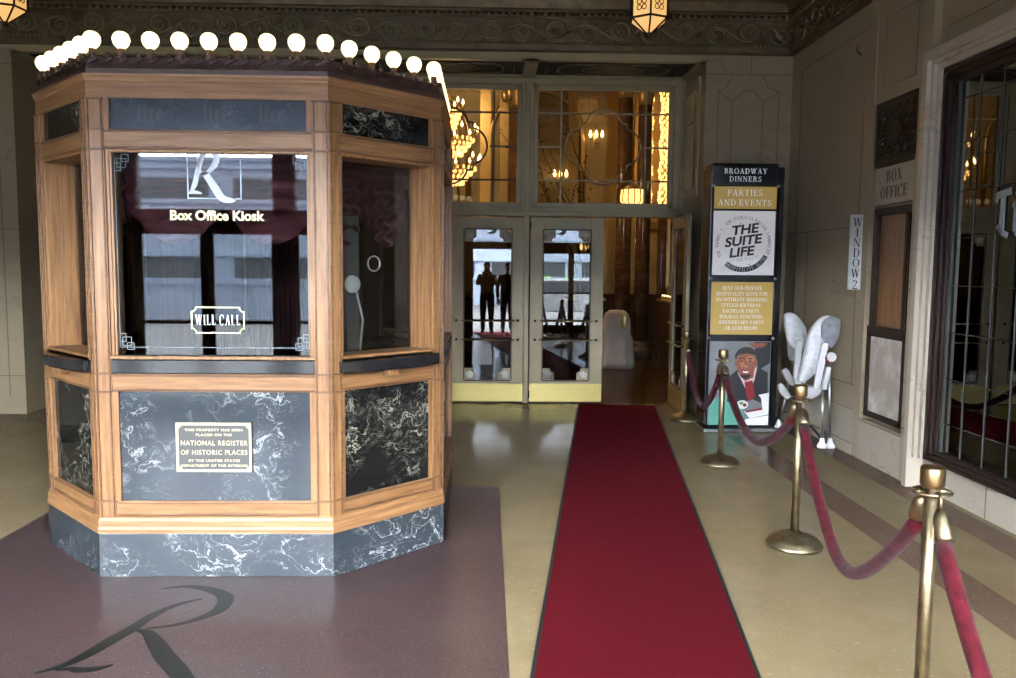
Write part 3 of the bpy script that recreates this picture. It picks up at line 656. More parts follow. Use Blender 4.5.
# ticket window niche
w = struct('window_8'); y0, y1 = 6.205, 6.84; xf = XR+.02
m = MB()
m.box(XR-.01, XR+.06, y0-.02, y0+.035, 1.14, 2.16); m.box(XR-.01, XR+.06, y1-.035, y1+.02, 1.14, 2.16); m.box(XR-.01, XR+.06, y0, y1, 2.10, 2.16); m.box(XR-.03, XR+.06, y0-.01, y1+.01, 1.14, 1.175)
m.box(XR+.03, XR+.05, 6.38, 6.41, 1.17, 2.1)
m.build('window_frame', 'bronze', w, bevel=.004)
MB().box(XR+.03, XR+.3, 6.41, y1-.03, 1.17, 2.1).build('shutter', 'oak_v', w)
MB().box(XR+.055, XR+.06, y0+.03, 6.38, 1.17, 2.1).build('pane', 'g_win', w)
pl = thing('relief_plaque', 'dark bronze relief plaque high on the right wall above the words BOX OFFICE', 'plaque', (XR-.012, 6.525, 2.525))
m = MB(); m.box(0, .05, -.335, .335, 0, .5); m.box(-.015, .05, -.335, .335, -.028, 0)
for a, b in ((-.335, -.30), (.30, .335)): m.box(-.02, .05, a, b, 0, .5)
m.box(-.02, .05, -.335, .335, 0, .035); m.box(-.02, .05, -.335, .335, .465, .5)
m.build('plate', 'bronze', pl, bevel=.004)
m = MB()
for i in range(5):
    for j in range(4):
        yy, zz = -.24+.12*i, .10+.1*j
        m.tube([(-.006, yy+.045*(1-t/10)*math.cos(t*.9+i), zz+.045*(1-t/10)*math.sin(t*.9+i)) for t in range(10)], .011, 5); m.ball((-.006, yy, zz), .015, seg=6, ring=4)
m.ball((-.01, 0, .25), .09, sx=.25, seg=10, ring=6); m.build('relief_ornament', 'bronze', pl)
pl = thing('box_office_plaque', 'carved pale marble plaque reading BOX OFFICE above the ticket window', 'plaque', (XR-.012, 6.525, 2.155))
MB().box(-.008, .05, -.325, .325, .03, .338).build('slab', 'plaque_stone', pl, bevel=.004)
m = MB()
for zz, tx in ((.255, 'BOX'), (.125, 'OFFICE')): m.serif(tx, .095, W4((-.0085, 0, zz), *RIGHTW), .002, weight=1.3)
m.build('carved_lettering', 'carved', pl)
pl = thing('marble_panel', 'mottled pale marble panel in a dark frame under the ticket window', 'panel', (XR-.012, 6.53, .40))
MB().box(.0, .05, -.27, .27, .05, .70).build('slab', 'inset', pl)
m = MB()
for a, b in ((-.325, -.27), (.27, .325)): m.box(-.015, .06, a, b, 0, .74)
m.box(-.015, .06, -.325, .325, 0, .05); m.box(-.015, .06, -.325, .325, .69, .74); m.build('frame', 'bronze', pl, bevel=.005)
ws = thing('window_sign', 'narrow white blade sign reading WINDOW 2 on the right wall', 'sign', (XR-.005, 7.04, 1.475))
MB().box(-.125, 0, -.008, .008, 0, .65).build('board', 'white', ws, bevel=.002)
m = MB()
for i, ch in enumerate('WINDOW'): m.serif(ch, .076, W4((-.062, -.0085, .585-.088*i), *FRONT), .001, weight=1.05, sx=.95)
m.serif('2', .08, W4((-.062, -.0085, .045), *FRONT), .001, weight=.9)
m.build('lettering', 'grey_ink', ws)
pl = thing('fire_alarm_plate', 'small dark red plate on the recess edge left of the tall sign', 'plate', (RX1+.075, YP-.012, 1.90))
m = MB(); m.box(-.055, .055, -.0, .012, 0, .17); m.cur = 1; m.box(-.04, .04, -.006, .002, .02, .15); pl2 = m.build('plate', ['blackm', 'darkred'], pl, bevel=.003)

# ------------------------------------------------------------------ the octagonal ticket kiosk
KX, KF, KH = -1.418, .608, 1.154
KY = 4.222+KH
kio = thing('ticket_kiosk', 'octagonal oak ticket kiosk with dark marble panels and a crown of lit bulbs', 'kiosk', (KX, KY, 0))
def octo(d):
    f, h = KF+d*math.tan(R(22.5)), KH+d
    return [(-f, -h), (f, -h), (h, -f), (h, f), (f, h), (-f, h), (-h, f), (-h, -f)]
def sweep(m, prof):      # closed profile (offset, z) swept round the octagon
    m.rings([[(x, y, z) for x, y in octo(d)] for d, z in prof], loop=True, smooth=False)
CH = (KH-KF)*math.sqrt(2)/2
def face(i):
    th = i*PI/4; t = Vector((math.cos(th), math.sin(th), 0)); n = Vector((math.sin(th), -math.cos(th), 0))
    dist = KH if i % 2 == 0 else (KH+KF)/math.sqrt(2)
    return t, n, n*dist, (KF if i % 2 == 0 else CH)
def fb(m, i, s0, s1, n0, n1, z0, z1):
    t, n, c, L = face(i); m.obox(c+t*(s0+s1)/2+n*(n0+n1)/2+Vector((0, 0, (z0+z1)/2)), t, n, (0, 0, 1), abs(s1-s0)/2, abs(n1-n0)/2, abs(z1-z0)/2)
# plinth and mouldings
m = MB(); sweep(m, [(.012, 0), (.012, .235), (-.08, .235), (-.08, 0)]); m.build('plinth', 'blk_marble', kio, bevel=.003)
m = MB(); sweep(m, [(.016, .235), (.016, .255), (.012, .27), (.010, .30), (.004, .315), (.004, .325), (-.08, .325), (-.08, .235)]); m.build('base_moulding', 'oak_h', kio)
m = MB(); sweep(m, [(-.004, 2.48), (-.004, 2.558), (.0, 2.563), (.004, 2.576), (.010, 2.586), (.012, 2.596), (-.10, 2.596), (-.10, 2.48)]); m.build('cornice', 'oak_h', kio)
m = MB(); m.prism(octo(-.09), 2.50, 2.58); m.build('roof_deck', 'blackm', kio)
m = MB(); m.prism(octo(-.06), .10, .20); m.build('floor_deck', 'blackm', kio)
PW = {0: .105, 1: .075}   # stile widths
posts_m = []
for i in range(8):
    t, n, c, L = face(i); pw = .085 if i % 2 == 0 else .07
    for sgn in (-1, 1):
        m = MB(); a, b = sgn*L, sgn*(L-pw); s0, s1 = min(a, b), max(a, b)
        fb(m, i, s0, s1, -.11, 0, .325, 2.48)
        # raised edge fillets of the stile
        o = m.build('corner_stile', 'oak_v', kio)
        for q in (s0+.006, s1-.014): m = MB(); fb(m, i, q, q+.008, -.002, .008, .325, 2.48); m.build('stile_bead', 'oak_groove', o, bevel=.002)
        for z in (.405, .985, 1.08, 2.225, 2.325, 2.475): m = MB(); fb(m, i, s0, s1, -.002, .009, z-.005, z+.005); m.build('stile_fillet', 'oak_groove', o, bevel=.002)
for i in range(8):
    t, n, c, L = face(i); pw = .085 if i % 2 == 0 else .07; e = L-pw
    for z0, z1, nm in ((.325, .405, 'bottom_rail'), (.985, 1.08, 'middle_rail'), (2.225, 2.325, 'upper_rail')):
        m = MB(); fb(m, i, -e, e, -.09, -.004, z0, z1); rl = m.build(nm, 'oak_h', kio, bevel=.003)
        for q0, q1 in ((z0+.004, z0+.014), (z1-.016, z1-.004)): m = MB(); fb(m, i, -e, e, -.006, .004, q0, q1); m.build('rail_bead', 'oak_groove', rl, bevel=.003)
    # beads around the marble panels
    for z0, z1 in ((.405, .985), (2.325, 2.48)):
        bw = .028 if i % 2 == 0 else .018
        for a, b in ((-e, -e+bw), (e-bw, e)): m = MB(); fb(m, i, a, b, -.03, -.004, z0, z1); m.build('panel_bead', 'oak_v', kio)
    m = MB(); fb(m, i, -e+.02, e-.02, -.05, -.018, .405, .985); m.build('marble_panel', 'blk_marble' if i == 0 else 'blk_marble2', kio)  # front takes the sky-tinted copy of the stone, other faces the shaded one
    m = MB(); fb(m, i, -e+.02, e-.02, -.05, -.018, 2.325, 2.48); fp = m.build('frieze_panel', 'frz_marble' if i == 0 else 'blk_marble2', kio)
    if i == 0:
        m = MB()
        def blk2(segs, xx, zz, s):
            for (a, b, c2, d, wd) in segs:
                p, q = Vector((xx+a*s, -KH+.0175, zz+b*s)), Vector((xx+c2*s, -KH+.0175, zz+d*s)); dd = q-p; ee = dd.normalized(); m.obox((p+q)/2, ee, ee.cross(Vector((0, 1, 0))), (0, 1, 0), dd.length/2, wd*s/2, .0006)
        Lb = [(.15, 1., .15, .05, .17), (.15, .06, .3, .03, .1)]
        Rb = [(.1, .7, .1, .05, .17), (.12, .6, .34, .72, .13)]
        for xx in (-.36, -.03, .25):
            m = MB(); z_ = xx
            for gl, wd in ((Lb, .38), (Ib, .34), (Rb, .42), (Eb, .4)): blk2(gl, z_, 2.365, .085); z_ += wd*.085
            m.build('ghost_lettering', 'mid_marble_text', fp)
    # window: recessed jamb, glass, ledge
    dp = .03 if i % 2 == 0 else .16
    m = MB()
    for sgn in (-1, 1):
        a, b = sorted((sgn*e, sgn*(e-.018))); fb(m, i, a, b, -dp-.03, -.01, 1.17, 2.225)
        a, b = sorted((sgn*(e-.012), sgn*(e-.030))); fb(m, i, a, b, -dp-.03, -dp*.55, 1.17, 2.225)
    fb(m, i, -e, e, -dp-.03, -.012, 2.212, 2.225); fb(m, i, -e, e, -dp-.02, .006, 1.155, 1.172)
    m.build('window_jamb', 'oak_v', kio, bevel=.003)
    m = MB(); fb(m, i, -e+.01, e-.01, -dp-.012, -dp-.007, 1.172, 2.215); gl = m.build('window_pane', 'g_kiosk', kio)
    m = MB()
    if i % 2 == 0: fb(m, i, -e, e, -.06, .006, 1.08, 1.155)
    else:
        cc = []
        for q in range(15):
            u = -1+2*q/14; cc.append((u*(e+.02), .035+.055*(1-u*u)))
        cc += [(e+.02, -.11), (-e-.02, -.11)]
        m.extr([c+t*s+n*d+Vector((0, 0, 1.085)) for s, d in cc], (0, 0, .062))
    m.build('ledge', 'ledge', kio, bevel=.006)
    if i % 2 == 1:
        m = MB(); fb(m, i, -.05, .02, 0, .06, 1.045, 1.085); m.build('ledge_bracket', 'oak_v', kio, bevel=.008)
        m = MB(); fb(m, i, -e, e, -.35, -dp-.012, 1.12, 1.16); m.build('counter', 'ledge', kio)
    if i == 0:
        yg = -KH-(-dp)-.0  # glass plane
        yg = -KH+dp+.0065
        m = MB(); m.sans('Box Office Kiosk', .069, W4((.022, yg, 1.896), *FRONT), .0008, bold=.0022); m.build('window_lettering', 'yellow', gl)
        m = MB(); cx = .012
        W = W4((cx-.045, yg, 2.010), *FRONT) @ Matrix.Scale(.215, 4); rglyph(m, W, 1.25)
        for a, b, c2, d in ((cx-.135, cx-.129, 1.985, 2.213), (cx+.135, cx+.141, 1.985, 2.213), (cx-.135, cx+.03, 1.982, 1.988), (cx+.11, cx+.141, 1.982, 1.988)): m.box(a, b, yg-.0008, yg, c2, d)
        m.build('etched_or_reflected_letter', 'letter_refl', gl)  # painted reflection of the entrance transom letter, laid on the glass
        m = MB(); x0, x1, z0, z1, k = -.118, .152, 1.292, 1.425, .022; c0 = (.0, 1.35)
        o = .012; ox = [(x0+k, z0), (x1-k, z0), (x1-k, z0+k*.4), (x1-k*.4, z0+k), (x1, z0+k), (x1, z1-k), (x1-k*.4, z1-k), (x1-k, z1-k*.4), (x1-k, z1), (x0+k, z1), (x0+k, z1-k*.4), (x0+k*.4, z1-k), (x0, z1-k), (x0, z0+k), (x0+k*.4, z0+k), (x0+k, z0+k*.4)]
        for (a, b), (c2, d) in zip(ox, ox[1:]+ox[:1]):
            p, q = Vector((a, yg-.0005, b)), Vector((c2, yg-.0005, d)); dd = q-p; ee = dd.normalized(); m.obox((p+q)/2, ee, ee.cross(Vector((0, 1, 0))), (0, 1, 0), dd.length/2+.002, .0032, .0005)
        m.build('sign_border', 'yellow', gl)
        m = MB(); m.serif('WILL CALL', .053, W4((.017, yg-.001, 1.360), *FRONT), .0008, weight=1.25, sx=.60, track=.22); m.build('sign_lettering', 'etch', gl)
        m = MB(); ex, za, zb = e-.035, 1.215, 2.19; lw = .0022
        m.box(-ex, ex, yg-.0006, yg, za-lw, za+lw)
        for sx in (-1, 1):
            m.box(sx*ex-lw, sx*ex+lw, yg-.0006, yg, za, zb)
            for zz, sz in ((za, 1), (zb, -1)):
                for (a, b, w_, h_) in ((.012, .008, .045, .045), (-.01, .03, .04, .04), (.035, -.012, .035, .035)):
                    xa = sx*(ex-a); xb = sx*(ex-a-w_); zc = zz+sz*b; zd = zz+sz*(b+h_)
                    xa, xb = sorted((xa, xb)); zc, zd = sorted((zc, zd))
                    for u in (xa, xb): m.box(u-lw, u+lw, yg-.0006, yg, zc, zd)
                    for u in (zc, zd): m.box(xa, xb, yg-.0006, yg, u-lw, u+lw)
        m.build('etched_border', 'etch_faint', gl)
    if i in (1, 7):
        m = MB(); o = c+t*.02+n*(-dp-.006)+Vector((0, 0, 1.66))
        m.tube([o+t*.042*math.cos(a*PI/12)+Vector((0, 0, .042*math.sin(a*PI/12))) for a in range(24)], .004, 6, loop=True)
        m.build('speak_hole_ring', 'silver', gl)
# bronze crest with the crown of bulbs
m = MB(); sweep(m, [(-.015, 2.594), (-.010, 2.625), (-.022, 2.655), (-.028, 2.685), (-.07, 2.685), (-.10, 2.594)])
bulbs = []
oc = octo(-.05)
for i in range(8):
    p, q = Vector((*oc[i], 0)), Vector((*oc[(i+1) % 8], 0)); n = 8 if i % 2 == 0 else 5
    for k in range(n): bulbs.append(p+(q-p)*k/n)
for i in range(8):
    t, n_, c, L = face(i); nn = 16 if i % 2 == 0 else 10
    for k in range(nn):
        s = -L+2*L*(k+.5)/nn; o = c+t*s+n_*-.018
        m.obox(o+Vector((0, 0, 2.665)), (t+Vector((0, 0, .5))).normalized(), n_, (t*-.5+Vector((0, 0, 1))).normalized(), .024, .008, .007)
        m.ball(o+Vector((0, 0, 2.69)), .015, seg=6, ring=4)
m.build('crest', 'crest', kio)
bm0 = MB(); bm0.lathe([(.001, 0), (.014, .003), (.022, .010), (.036, .025), (.0435, .047), (.0415, .064), (.033, .080), (.020, .089), (.001, .092)], seg=16)
sm0 = MB(); sm0.lathe([(.001, -.05), (.026, -.05), (.026, -.032), (.016, -.026), (.017, .008), (.014, .014)], seg=10)
b0 = bm0.build('light_bulb', 'bulb', kio, label='lit round bulb'); s0 = sm0.build('socket', 'socket', b0)
for j, p in enumerate(bulbs):
    if j == 0: b = b0
    else:
        b = b0.copy(); COL.objects.link(b); s = s0.copy(); COL.objects.link(s); s.parent = b
    b.location = (p.x, p.y, 2.724)
# national register plaque
cx, cz, w_, h_ = -.008, .692, .197, .131
pq = MB(); y = -KH+.018; pq.box(cx-w_, cx+w_, y-.012, y, cz-h_, cz+h_); pq = pq.build('register_plaque', 'etch_dim' if False else 'plaque_grey' if 'plaque_grey' in M else 'grey_ink', kio, label='bronze register plaque with raised lettering')
m = MB(); b = .014; yy = y-.016
m.box(cx-w_, cx-w_+b, yy, y, cz-h_, cz+h_); m.box(cx+w_-b, cx+w_, yy, y, cz-h_, cz+h_); m.box(cx-w_, cx+w_, yy, y, cz-h_, cz-h_+b); m.box(cx-w_, cx+w_, yy, y, cz+h_-b, cz+h_)
for sx in (-1, 1):
    for sz in (-1, 1): m.extr([(cx+sx*(w_-b), yy+.001, cz+sz*(h_-b)), (cx+sx*(w_-b-.02), yy+.001, cz+sz*(h_-b)), (cx+sx*(w_-b), yy+.001, cz+sz*(h_-b-.02))], (0, .012, 0))
m.build('plaque_border', 'plaque_brass' if 'plaque_brass' in M else 'brass', pq, bevel=.002)
m = MB()
for zz, s, tx, wd in ((.092, .0125, 'THIS PROPERTY HAS BEEN', .30), (.066, .0125, 'PLACED ON THE', .185), (.022, .026, 'NATIONAL REGISTER', .345), (-.028, .026, 'OF HISTORIC PLACES', .345), (-.071, .0125, 'BY THE UNITED STATES', .265), (-.098, .0125, 'DEPARTMENT OF THE INTERIOR', .345)):
    q = MB(); q.sans(tx, s*1.38, Matrix.Identity(4), .001, track=1.15); ww = max(v[0] for v in q.v)-min(v[0] for v in q.v)
    m = MB(); m.sans(tx, s*1.38, W4((cx, y-.0125, cz+zz), *FRONT), .0016, bold=.0003, track=1.15, sx=wd/ww); m.build('plaque_lettering', 'plaque_brass', pq)
# curtains and fittings seen through the kiosk glass
def swag(m, i, zt, n0, amp, e):
    t, n, c, L = face(i)
    rows = []
    lob = 2
    for r in range(33):
        f = r/32; row = []
        for k in range(41):
            u = k/40; ph = (u*lob) % 1.0; drop = .12+.20*math.sin(PI*ph)**.8 if 0 < u < 1 else .12
            z = zt-drop*f-.16*f; d = n0+amp*math.sin((f*(.6+.5*math.sin(PI*ph)))*30+ph*2)*(.35+.65*math.sin(PI*ph))+.012*math.cos(u*50)*f
            row.append(c+t*(-e+2*e*u)+n*d+Vector((0, 0, z)))
        rows.append(row)
    vs = [p for r in rows for p in r]; w = 41
    m.add(vs, [(a*w+b, a*w+b+1, (a+1)*w+b+1, (a+1)*w+b) for a in range(32) for b in range(40)], True)
for i in (0, 1, 7):
    t, n, c, L = face(i); e = L-.10
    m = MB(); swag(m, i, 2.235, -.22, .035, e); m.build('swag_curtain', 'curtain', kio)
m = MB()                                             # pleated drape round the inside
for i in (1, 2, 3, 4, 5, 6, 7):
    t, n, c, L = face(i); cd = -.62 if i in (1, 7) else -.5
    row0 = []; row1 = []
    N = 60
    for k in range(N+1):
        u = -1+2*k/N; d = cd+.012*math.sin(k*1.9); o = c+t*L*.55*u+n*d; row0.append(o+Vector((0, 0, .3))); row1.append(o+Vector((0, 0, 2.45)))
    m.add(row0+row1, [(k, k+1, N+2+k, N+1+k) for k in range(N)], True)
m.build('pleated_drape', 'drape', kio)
t, n, c, L = face(1)
m = MB(); fb(m, 1, -.14, -.055, -.235, -.205, 1.16, 1.92); m.build('inner_post', 'taupe_paint', kio)
m = MB(); o = c+t*(-.105)+n*(-.205)+Vector((0, 0, 1.545))
vs = []
for r, d in ((.001, .03), (.03, .03), (.034, .02), (.046, .018), (.05, 0)): vs.append([o+n*d+t*r*math.cos(a*PI/10)+Vector((0, 0, r*math.sin(a*PI/10))) for a in range(20)])
m.rings(vs); m.build('wall_dial', 'white', kio, label='round white dial')
m = MB(); m.tube([o+t*.03+Vector((0, 0, -.04)), o+t*.06+n*.02+Vector((0, 0, -.2)), o+t*.03+n*.03+Vector((0, 0, -.38))], .006, 6); m.build('cord', 'white', kio)
m = MB()
for s, d, z, r in ((-.18, -.30, 1.17, .07), (.0, -.28, 1.18, .10), (.17, -.30, 1.19, .08)):
    o = c+t*s+n*d+Vector((0, 0, z)); m.ball(o, r, sx=1, sy=1, sz=.55, seg=14, ring=8)
m.build('counter_tray', 'black', kio)

# ------------------------------------------------------------------ carpet, stanchions, ropes
cp = thing('carpet_runner', 'long red carpet runner with a black edge leading to the open door', 'carpet', (.65, 3.13, 0), R(-8.05))
m = MB(); m.box(-.445, .445, -4.0, 6.52, .0025, .012); m.build('pile', 'carpet', cp)
m = MB()
for s in (-1, 1): m.box(*sorted((s*.445, s*.463)), -4.0, 6.54, .0025, .009)
m.box(-.463, .463, 6.52, 6.54, .0025, .009); m.build('edging', 'rubber', cp)

def make_stanchion():
    t = thing('stanchion', '', 'stanchion', (0, 0, 0), 0, 'rope stanchions beside the carpet')
    m = MB(); m.lathe([(.001, .0), (.158, .0), (.162, .010), (.155, .022), (.150, .026), (.145, .038), (.115, .058), (.075, .072), (.045, .080), (.036, .095), (.001, .095)], seg=36); m.build('base', 'brass_old', t)
    m = MB(); m.lathe([(.001, .09), (.0235, .09), (.0235, .90), (.001, .90)], seg=24); m.build('pole', 'brass_old', t)
    m = MB(); m.lathe([(.001, .895), (.028, .895), (.036, .902), (.0405, .908), (.0405, .962), (.037, .970), (.001, .972)], seg=24); m.build('cap', 'copper', t)
    m = MB(); m.tube([(.062*math.cos(a*PI/14), .062*math.sin(a*PI/14), .882) for a in range(28)], .0055, 8, loop=True)
    for a in range(4): m.tube([(.028*math.cos(a*PI/2), .028*math.sin(a*PI/2), .882), (.062*math.cos(a*PI/2), .062*math.sin(a*PI/2), .882)], .006, 6)
    m.build('rope_ring', 'brass_old', t); return t
SP = [(1.28, .72), (1.555, 2.735), (1.848, 4.69), (1.985, 6.729), (2.165, 8.70)]
SL = ['brass rope post nearest the entrance, out past the right edge', 'nearest brass rope post in the right foreground, cut off by the photo bottom', 'second brass rope post standing in front of the white high chair', 'third brass rope post standing in front of the tall sign photo panel', 'farthest brass rope post beside the open door']
st0 = make_stanchion()
for k, (p, l) in enumerate(zip(SP, SL)):
    s = st0 if k == 0 else dup(st0)
    s.location = (p[0], p[1], 0); s['label'] = l
lows = [.16, .245, .435, .34]; pw_ = [1.6, 1.45, 1.6, 1.6]; tops = .80
RL = ['velvet rope dropping from the nearest post out of the right edge of the picture', 'thick burgundy velvet rope sagging between the nearest and second posts', 'burgundy velvet rope sagging in front of the tall sign photo panel', 'farthest velvet rope hanging by the open door, left of the tall sign']
for k in range(4):
    a, b = Vector((*SP[k], 0)), Vector((*SP[k+1], 0)); d = (b-a).normalized(); a = a+d*.075; b = b-d*.075; L = (b-a).length
    o = thing('velvet_rope', RL[k], 'rope', ((a+b)/2).to_tuple(), math.atan2(d.y, d.x), 'velvet ropes')
    f = lambda u: lows[k]+(tops-lows[k])*abs(u)**pw_[k]
    N = 40; us = [-.96+1.92*i/N for i in range(N+1)]
    m = MB(); m.tube([(u*L/2, 0, math.sqrt((f(u)-lows[k])**2+.0009)+lows[k]-.03) for u in us], .029, 14); m.build('rope', 'velvet', o)
    for s in (-1, 1):
        m = MB(); u0, u1 = .945, 1.03; P = lambda u: Vector((s*u*L/2, 0, f(u)))
        p0, p1 = P(u0), Vector((s*L/2*1.0, 0, tops+.045)); q = (p1-p0)
        m.tube([p0, p0+q*.15, p0+q*.65, p0+q*.85, p0+q*.97], [.030, .0305, .028, .020, .008], 14)
        e = p0+q*.97; m.tube([e, e+Vector((0, 0, .03)), e+Vector((s*.018, 0, .05)), e+Vector((s*.03, 0, .035))], .0055, 6)
        m.build('end_cap', 'brass_old', o)

# ------------------------------------------------------------------ the tall advertising tower
sg = thing('sign_tower', 'tall black four panel advertising sign headed BROADWAY DINNERS', 'sign', (2.565, 8.12, 0))
m = MB(); m.box(-.34, .40, .02, .34, .05, 2.66); m.build('cabinet', 'black', sg, bevel=.01)
m = MB(); m.extr([(-.345, -.02, 2.475), (-.345, -.02, 2.66), (-.335, -.012, 2.69), (-.33, .30, 2.69), (-.33, .30, 2.475)], (.66, 0, 0)); m.extr([(.315, -.02, 2.475), (.315, -.02, 2.66), (.395, .12, 2.64), (.395, .12, 2.475)], (.0, .2, 0)); m.build('header', 'black', sg, bevel=.008)
pY = -.004
m = MB()
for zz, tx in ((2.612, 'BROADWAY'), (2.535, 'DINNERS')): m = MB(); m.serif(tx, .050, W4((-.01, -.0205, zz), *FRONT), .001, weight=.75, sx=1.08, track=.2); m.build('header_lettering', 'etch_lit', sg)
def panel(name, mt, z0, z1, x0=-.315, x1=.315):
    m = MB(); m.box(x0, x1, pY, .03, z0, z1); return m.build(name, mt, sg)
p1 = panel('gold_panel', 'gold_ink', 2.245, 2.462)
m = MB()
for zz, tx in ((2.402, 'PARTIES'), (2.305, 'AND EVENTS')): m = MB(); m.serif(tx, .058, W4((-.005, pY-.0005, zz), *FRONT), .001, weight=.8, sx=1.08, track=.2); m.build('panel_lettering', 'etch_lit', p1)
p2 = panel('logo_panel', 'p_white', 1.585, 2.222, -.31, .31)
m = MB(); cx, cz = -.005, 1.895; yy = pY-.0008
sh = Matrix(((1, .10, 0, 0), (.13, 1, 0, 0), (0, 0, 1, 0), (0, 0, 0, 1)))
for zz, tx, s in ((.112, 'THE', .130), (.0, 'SUITE', .130), (-.112, 'LIFE', .130)):
    m.sans(tx, s, W4((cx+zz*.12, yy, cz+zz+.03), *FRONT) @ sh, .001, bold=.0045, sx=1.12)
m.build('logo_lettering', 'grey_ink', p2)
def arctext(m, tx, r, a0, a1, h, inward=False, **k):
    n = len(tx)
    for i, ch in enumerate(tx):
        a = R(a0+(a1-a0)*i/(n-1)); c = (cx+r*math.cos(a), yy, cz+r*math.sin(a))
        s = 1 if inward else -1
        x = (-s*math.sin(a)*1, 0, s*math.cos(a)); z = (-s*math.cos(a), 0, -s*math.sin(a))
        z = (math.cos(a)*(-1 if inward else 1), 0, math.sin(a)*(-1 if inward else 1)); x = (z[2], 0, -z[0])
        m.serif(ch, h, W4(c, x, z), .001, **k)
m = MB(); arctext(m, 'THE THOMAS J. AND PATRICIA KAISER LAMBRECHT', .264, 208, -20, .034, weight=1.); m.build('ring_lettering', 'mid_ink', p2)
m = MB(); m.serif('AT THE RIALTO', .034, W4((cx+.012, yy, cz-.150), (1, 0, .17), (-.17, 0, 1)), .001, weight=.7, sx=.9)
for q in (100, 275): a = R(q); m.ball((cx+.19*math.cos(a)+(.05 if q > 200 else 0), yy, cz+.205*math.sin(a)), .008, sy=.2, seg=6, ring=4)
m.build('small_lettering', 'mid_ink', p2)
m = MB(); N = 20
for i in range(N):
    q0, q1 = R(229+104*i/N), R(229+104*(i+1)/N)
    m.extr([(cx+r*math.cos(a), yy, cz+r*math.sin(a)) for r, a in ((.232, q0), (.282, q0), (.282, q1), (.232, q1))], (0, -.0006, 0))
bd = m.build('logo_band', 'grey_ink', p2)
m = MB(); yy -= .001; arctext(m, 'HOSPITALITY SUITE',   .258, 234, 328, .034, inward=True, weight=1.); m.build('band_lettering', 'etch', bd)
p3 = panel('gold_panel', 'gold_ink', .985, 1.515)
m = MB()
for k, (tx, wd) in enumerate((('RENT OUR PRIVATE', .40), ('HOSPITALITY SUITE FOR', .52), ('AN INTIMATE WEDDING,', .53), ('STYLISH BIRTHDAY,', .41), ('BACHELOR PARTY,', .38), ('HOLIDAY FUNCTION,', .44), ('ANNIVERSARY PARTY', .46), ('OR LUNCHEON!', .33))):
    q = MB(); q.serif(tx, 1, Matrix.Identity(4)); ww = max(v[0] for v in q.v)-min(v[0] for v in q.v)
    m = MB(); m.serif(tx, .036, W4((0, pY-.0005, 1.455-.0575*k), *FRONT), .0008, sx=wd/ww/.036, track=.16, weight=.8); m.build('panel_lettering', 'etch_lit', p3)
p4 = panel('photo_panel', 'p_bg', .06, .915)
def flat(poly, mt, z, name):
    m = MB(); m.extr([(x-.02, pY-.0003-z*.0002, y) for x, y in poly], (0, -.0002, 0)); return m.build(name, mt, p4)
def ell(cx, cy, rx, ry, a0=0, a1=360, n=20): return [(cx+rx*math.cos(R(a0+(a1-a0)*i/n)), cy+ry*math.sin(R(a0+(a1-a0)*i/n))) for i in range(n+(0 if a1-a0 >= 360 else 1))]
flat([(.16, .91), (.33, .91), (.33, .70), (.21, .62)], 'p_jacket', 1, 'print_shape'); flat(ell(.20, .90, .09, .05, 180, 360), 'p_skin', 2, 'print_shape')
flat([(-.29, .47), (-.10, .50), (.14, .24), (.33, .24), (.33, .06), (-.29, .06)], 'p_bg', 1, 'print_shape')
flat([(-.28, .06), (-.28, .30), (-.10, .36), (.05, .30), (.10, .06)], 'p_teal', 2, 'print_shape')
flat([(-.10, .30), (-.09, .55), (.0, .63), (.20, .66), (.31, .60), (.32, .26), (.15, .33), (.05, .27)], 'p_jacket', 3, 'print_shape')
flat([(.0, .60), (.20, .655), (.175, .52), (.13, .40), (.09, .43)], 'p_shirt', 4, 'print_shape'); flat([(.075, .50), (.155, .52), (.19, .36), (.13, .30), (.10, .36)], 'p_tie', 5, 'print_shape')
flat([(.02, .60), (.17, .64), (.165, .55), (.08, .51)], 'p_skin', 6, 'print_shape')
flat(ell(.085, .69, .098, .155), 'p_skin', 7, 'print_face'); flat(ell(.045, .70, .022, .05), 'p_skin2', 8, 'print_shape'); flat(ell(.125, .735, .04, .035), 'p_skin2', 8, 'print_shape')
flat(ell(-.015, .69, .016, .03), 'p_skin', 6, 'print_shape'); flat(ell(.186, .70, .016, .032), 'p_skin', 6, 'print_shape')
flat(ell(.085, .755, .118, .105, 5, 175)+[(-.02, .72), (-.005, .775), (.08, .795), (.17, .78), (.19, .73)], 'p_hair', 9, 'print_hair')
flat(ell(.082, .578, .055, .045, 180, 360), 'p_hair', 9, 'print_beard')
flat(ell(.083, .612, .042, .028, 175, 365), 'p_lip', 10, 'print_mouth'); flat(ell(.083, .611, .034, .017, 180, 360), 'p_white', 11, 'print_teeth'); flat(ell(.083, .662, .026, .018), 'p_skin2', 10, 'print_nose')
for s in (-1, 1): flat(ell(.083+s*.042, .715, .017, .008), 'p_hair', 10, 'print_eye'); flat(ell(.083+s*.044, .742, .026, .007), 'p_hair', 10, 'print_brow')
flat([(.08, .20), (.33, .245), (.33, .17), (.14, .13)], 'p_white', 6, 'print_shape'); flat([(.09, .205), (.32, .25), (.33, .228), (.10, .187)], 'p_tie', 7, 'print_shape'); flat([(.10, .12), (.33, .16), (.33, .06), (.06, .06)], 'p_white', 5, 'print_shape')
flat([(.22, .37), (.33, .395), (.33, .20), (.27, .215), (.25, .34)], 'p_white', 8, 'print_shape'); flat(ell(.06, .27, .06, .045), 'p_white', 7, 'print_shape'); flat(ell(.05, .285, .022, .018), 'p_green', 8, 'print_shape'); flat(ell(.085, .265, .02, .018), 'p_tie', 8, 'print_shape')
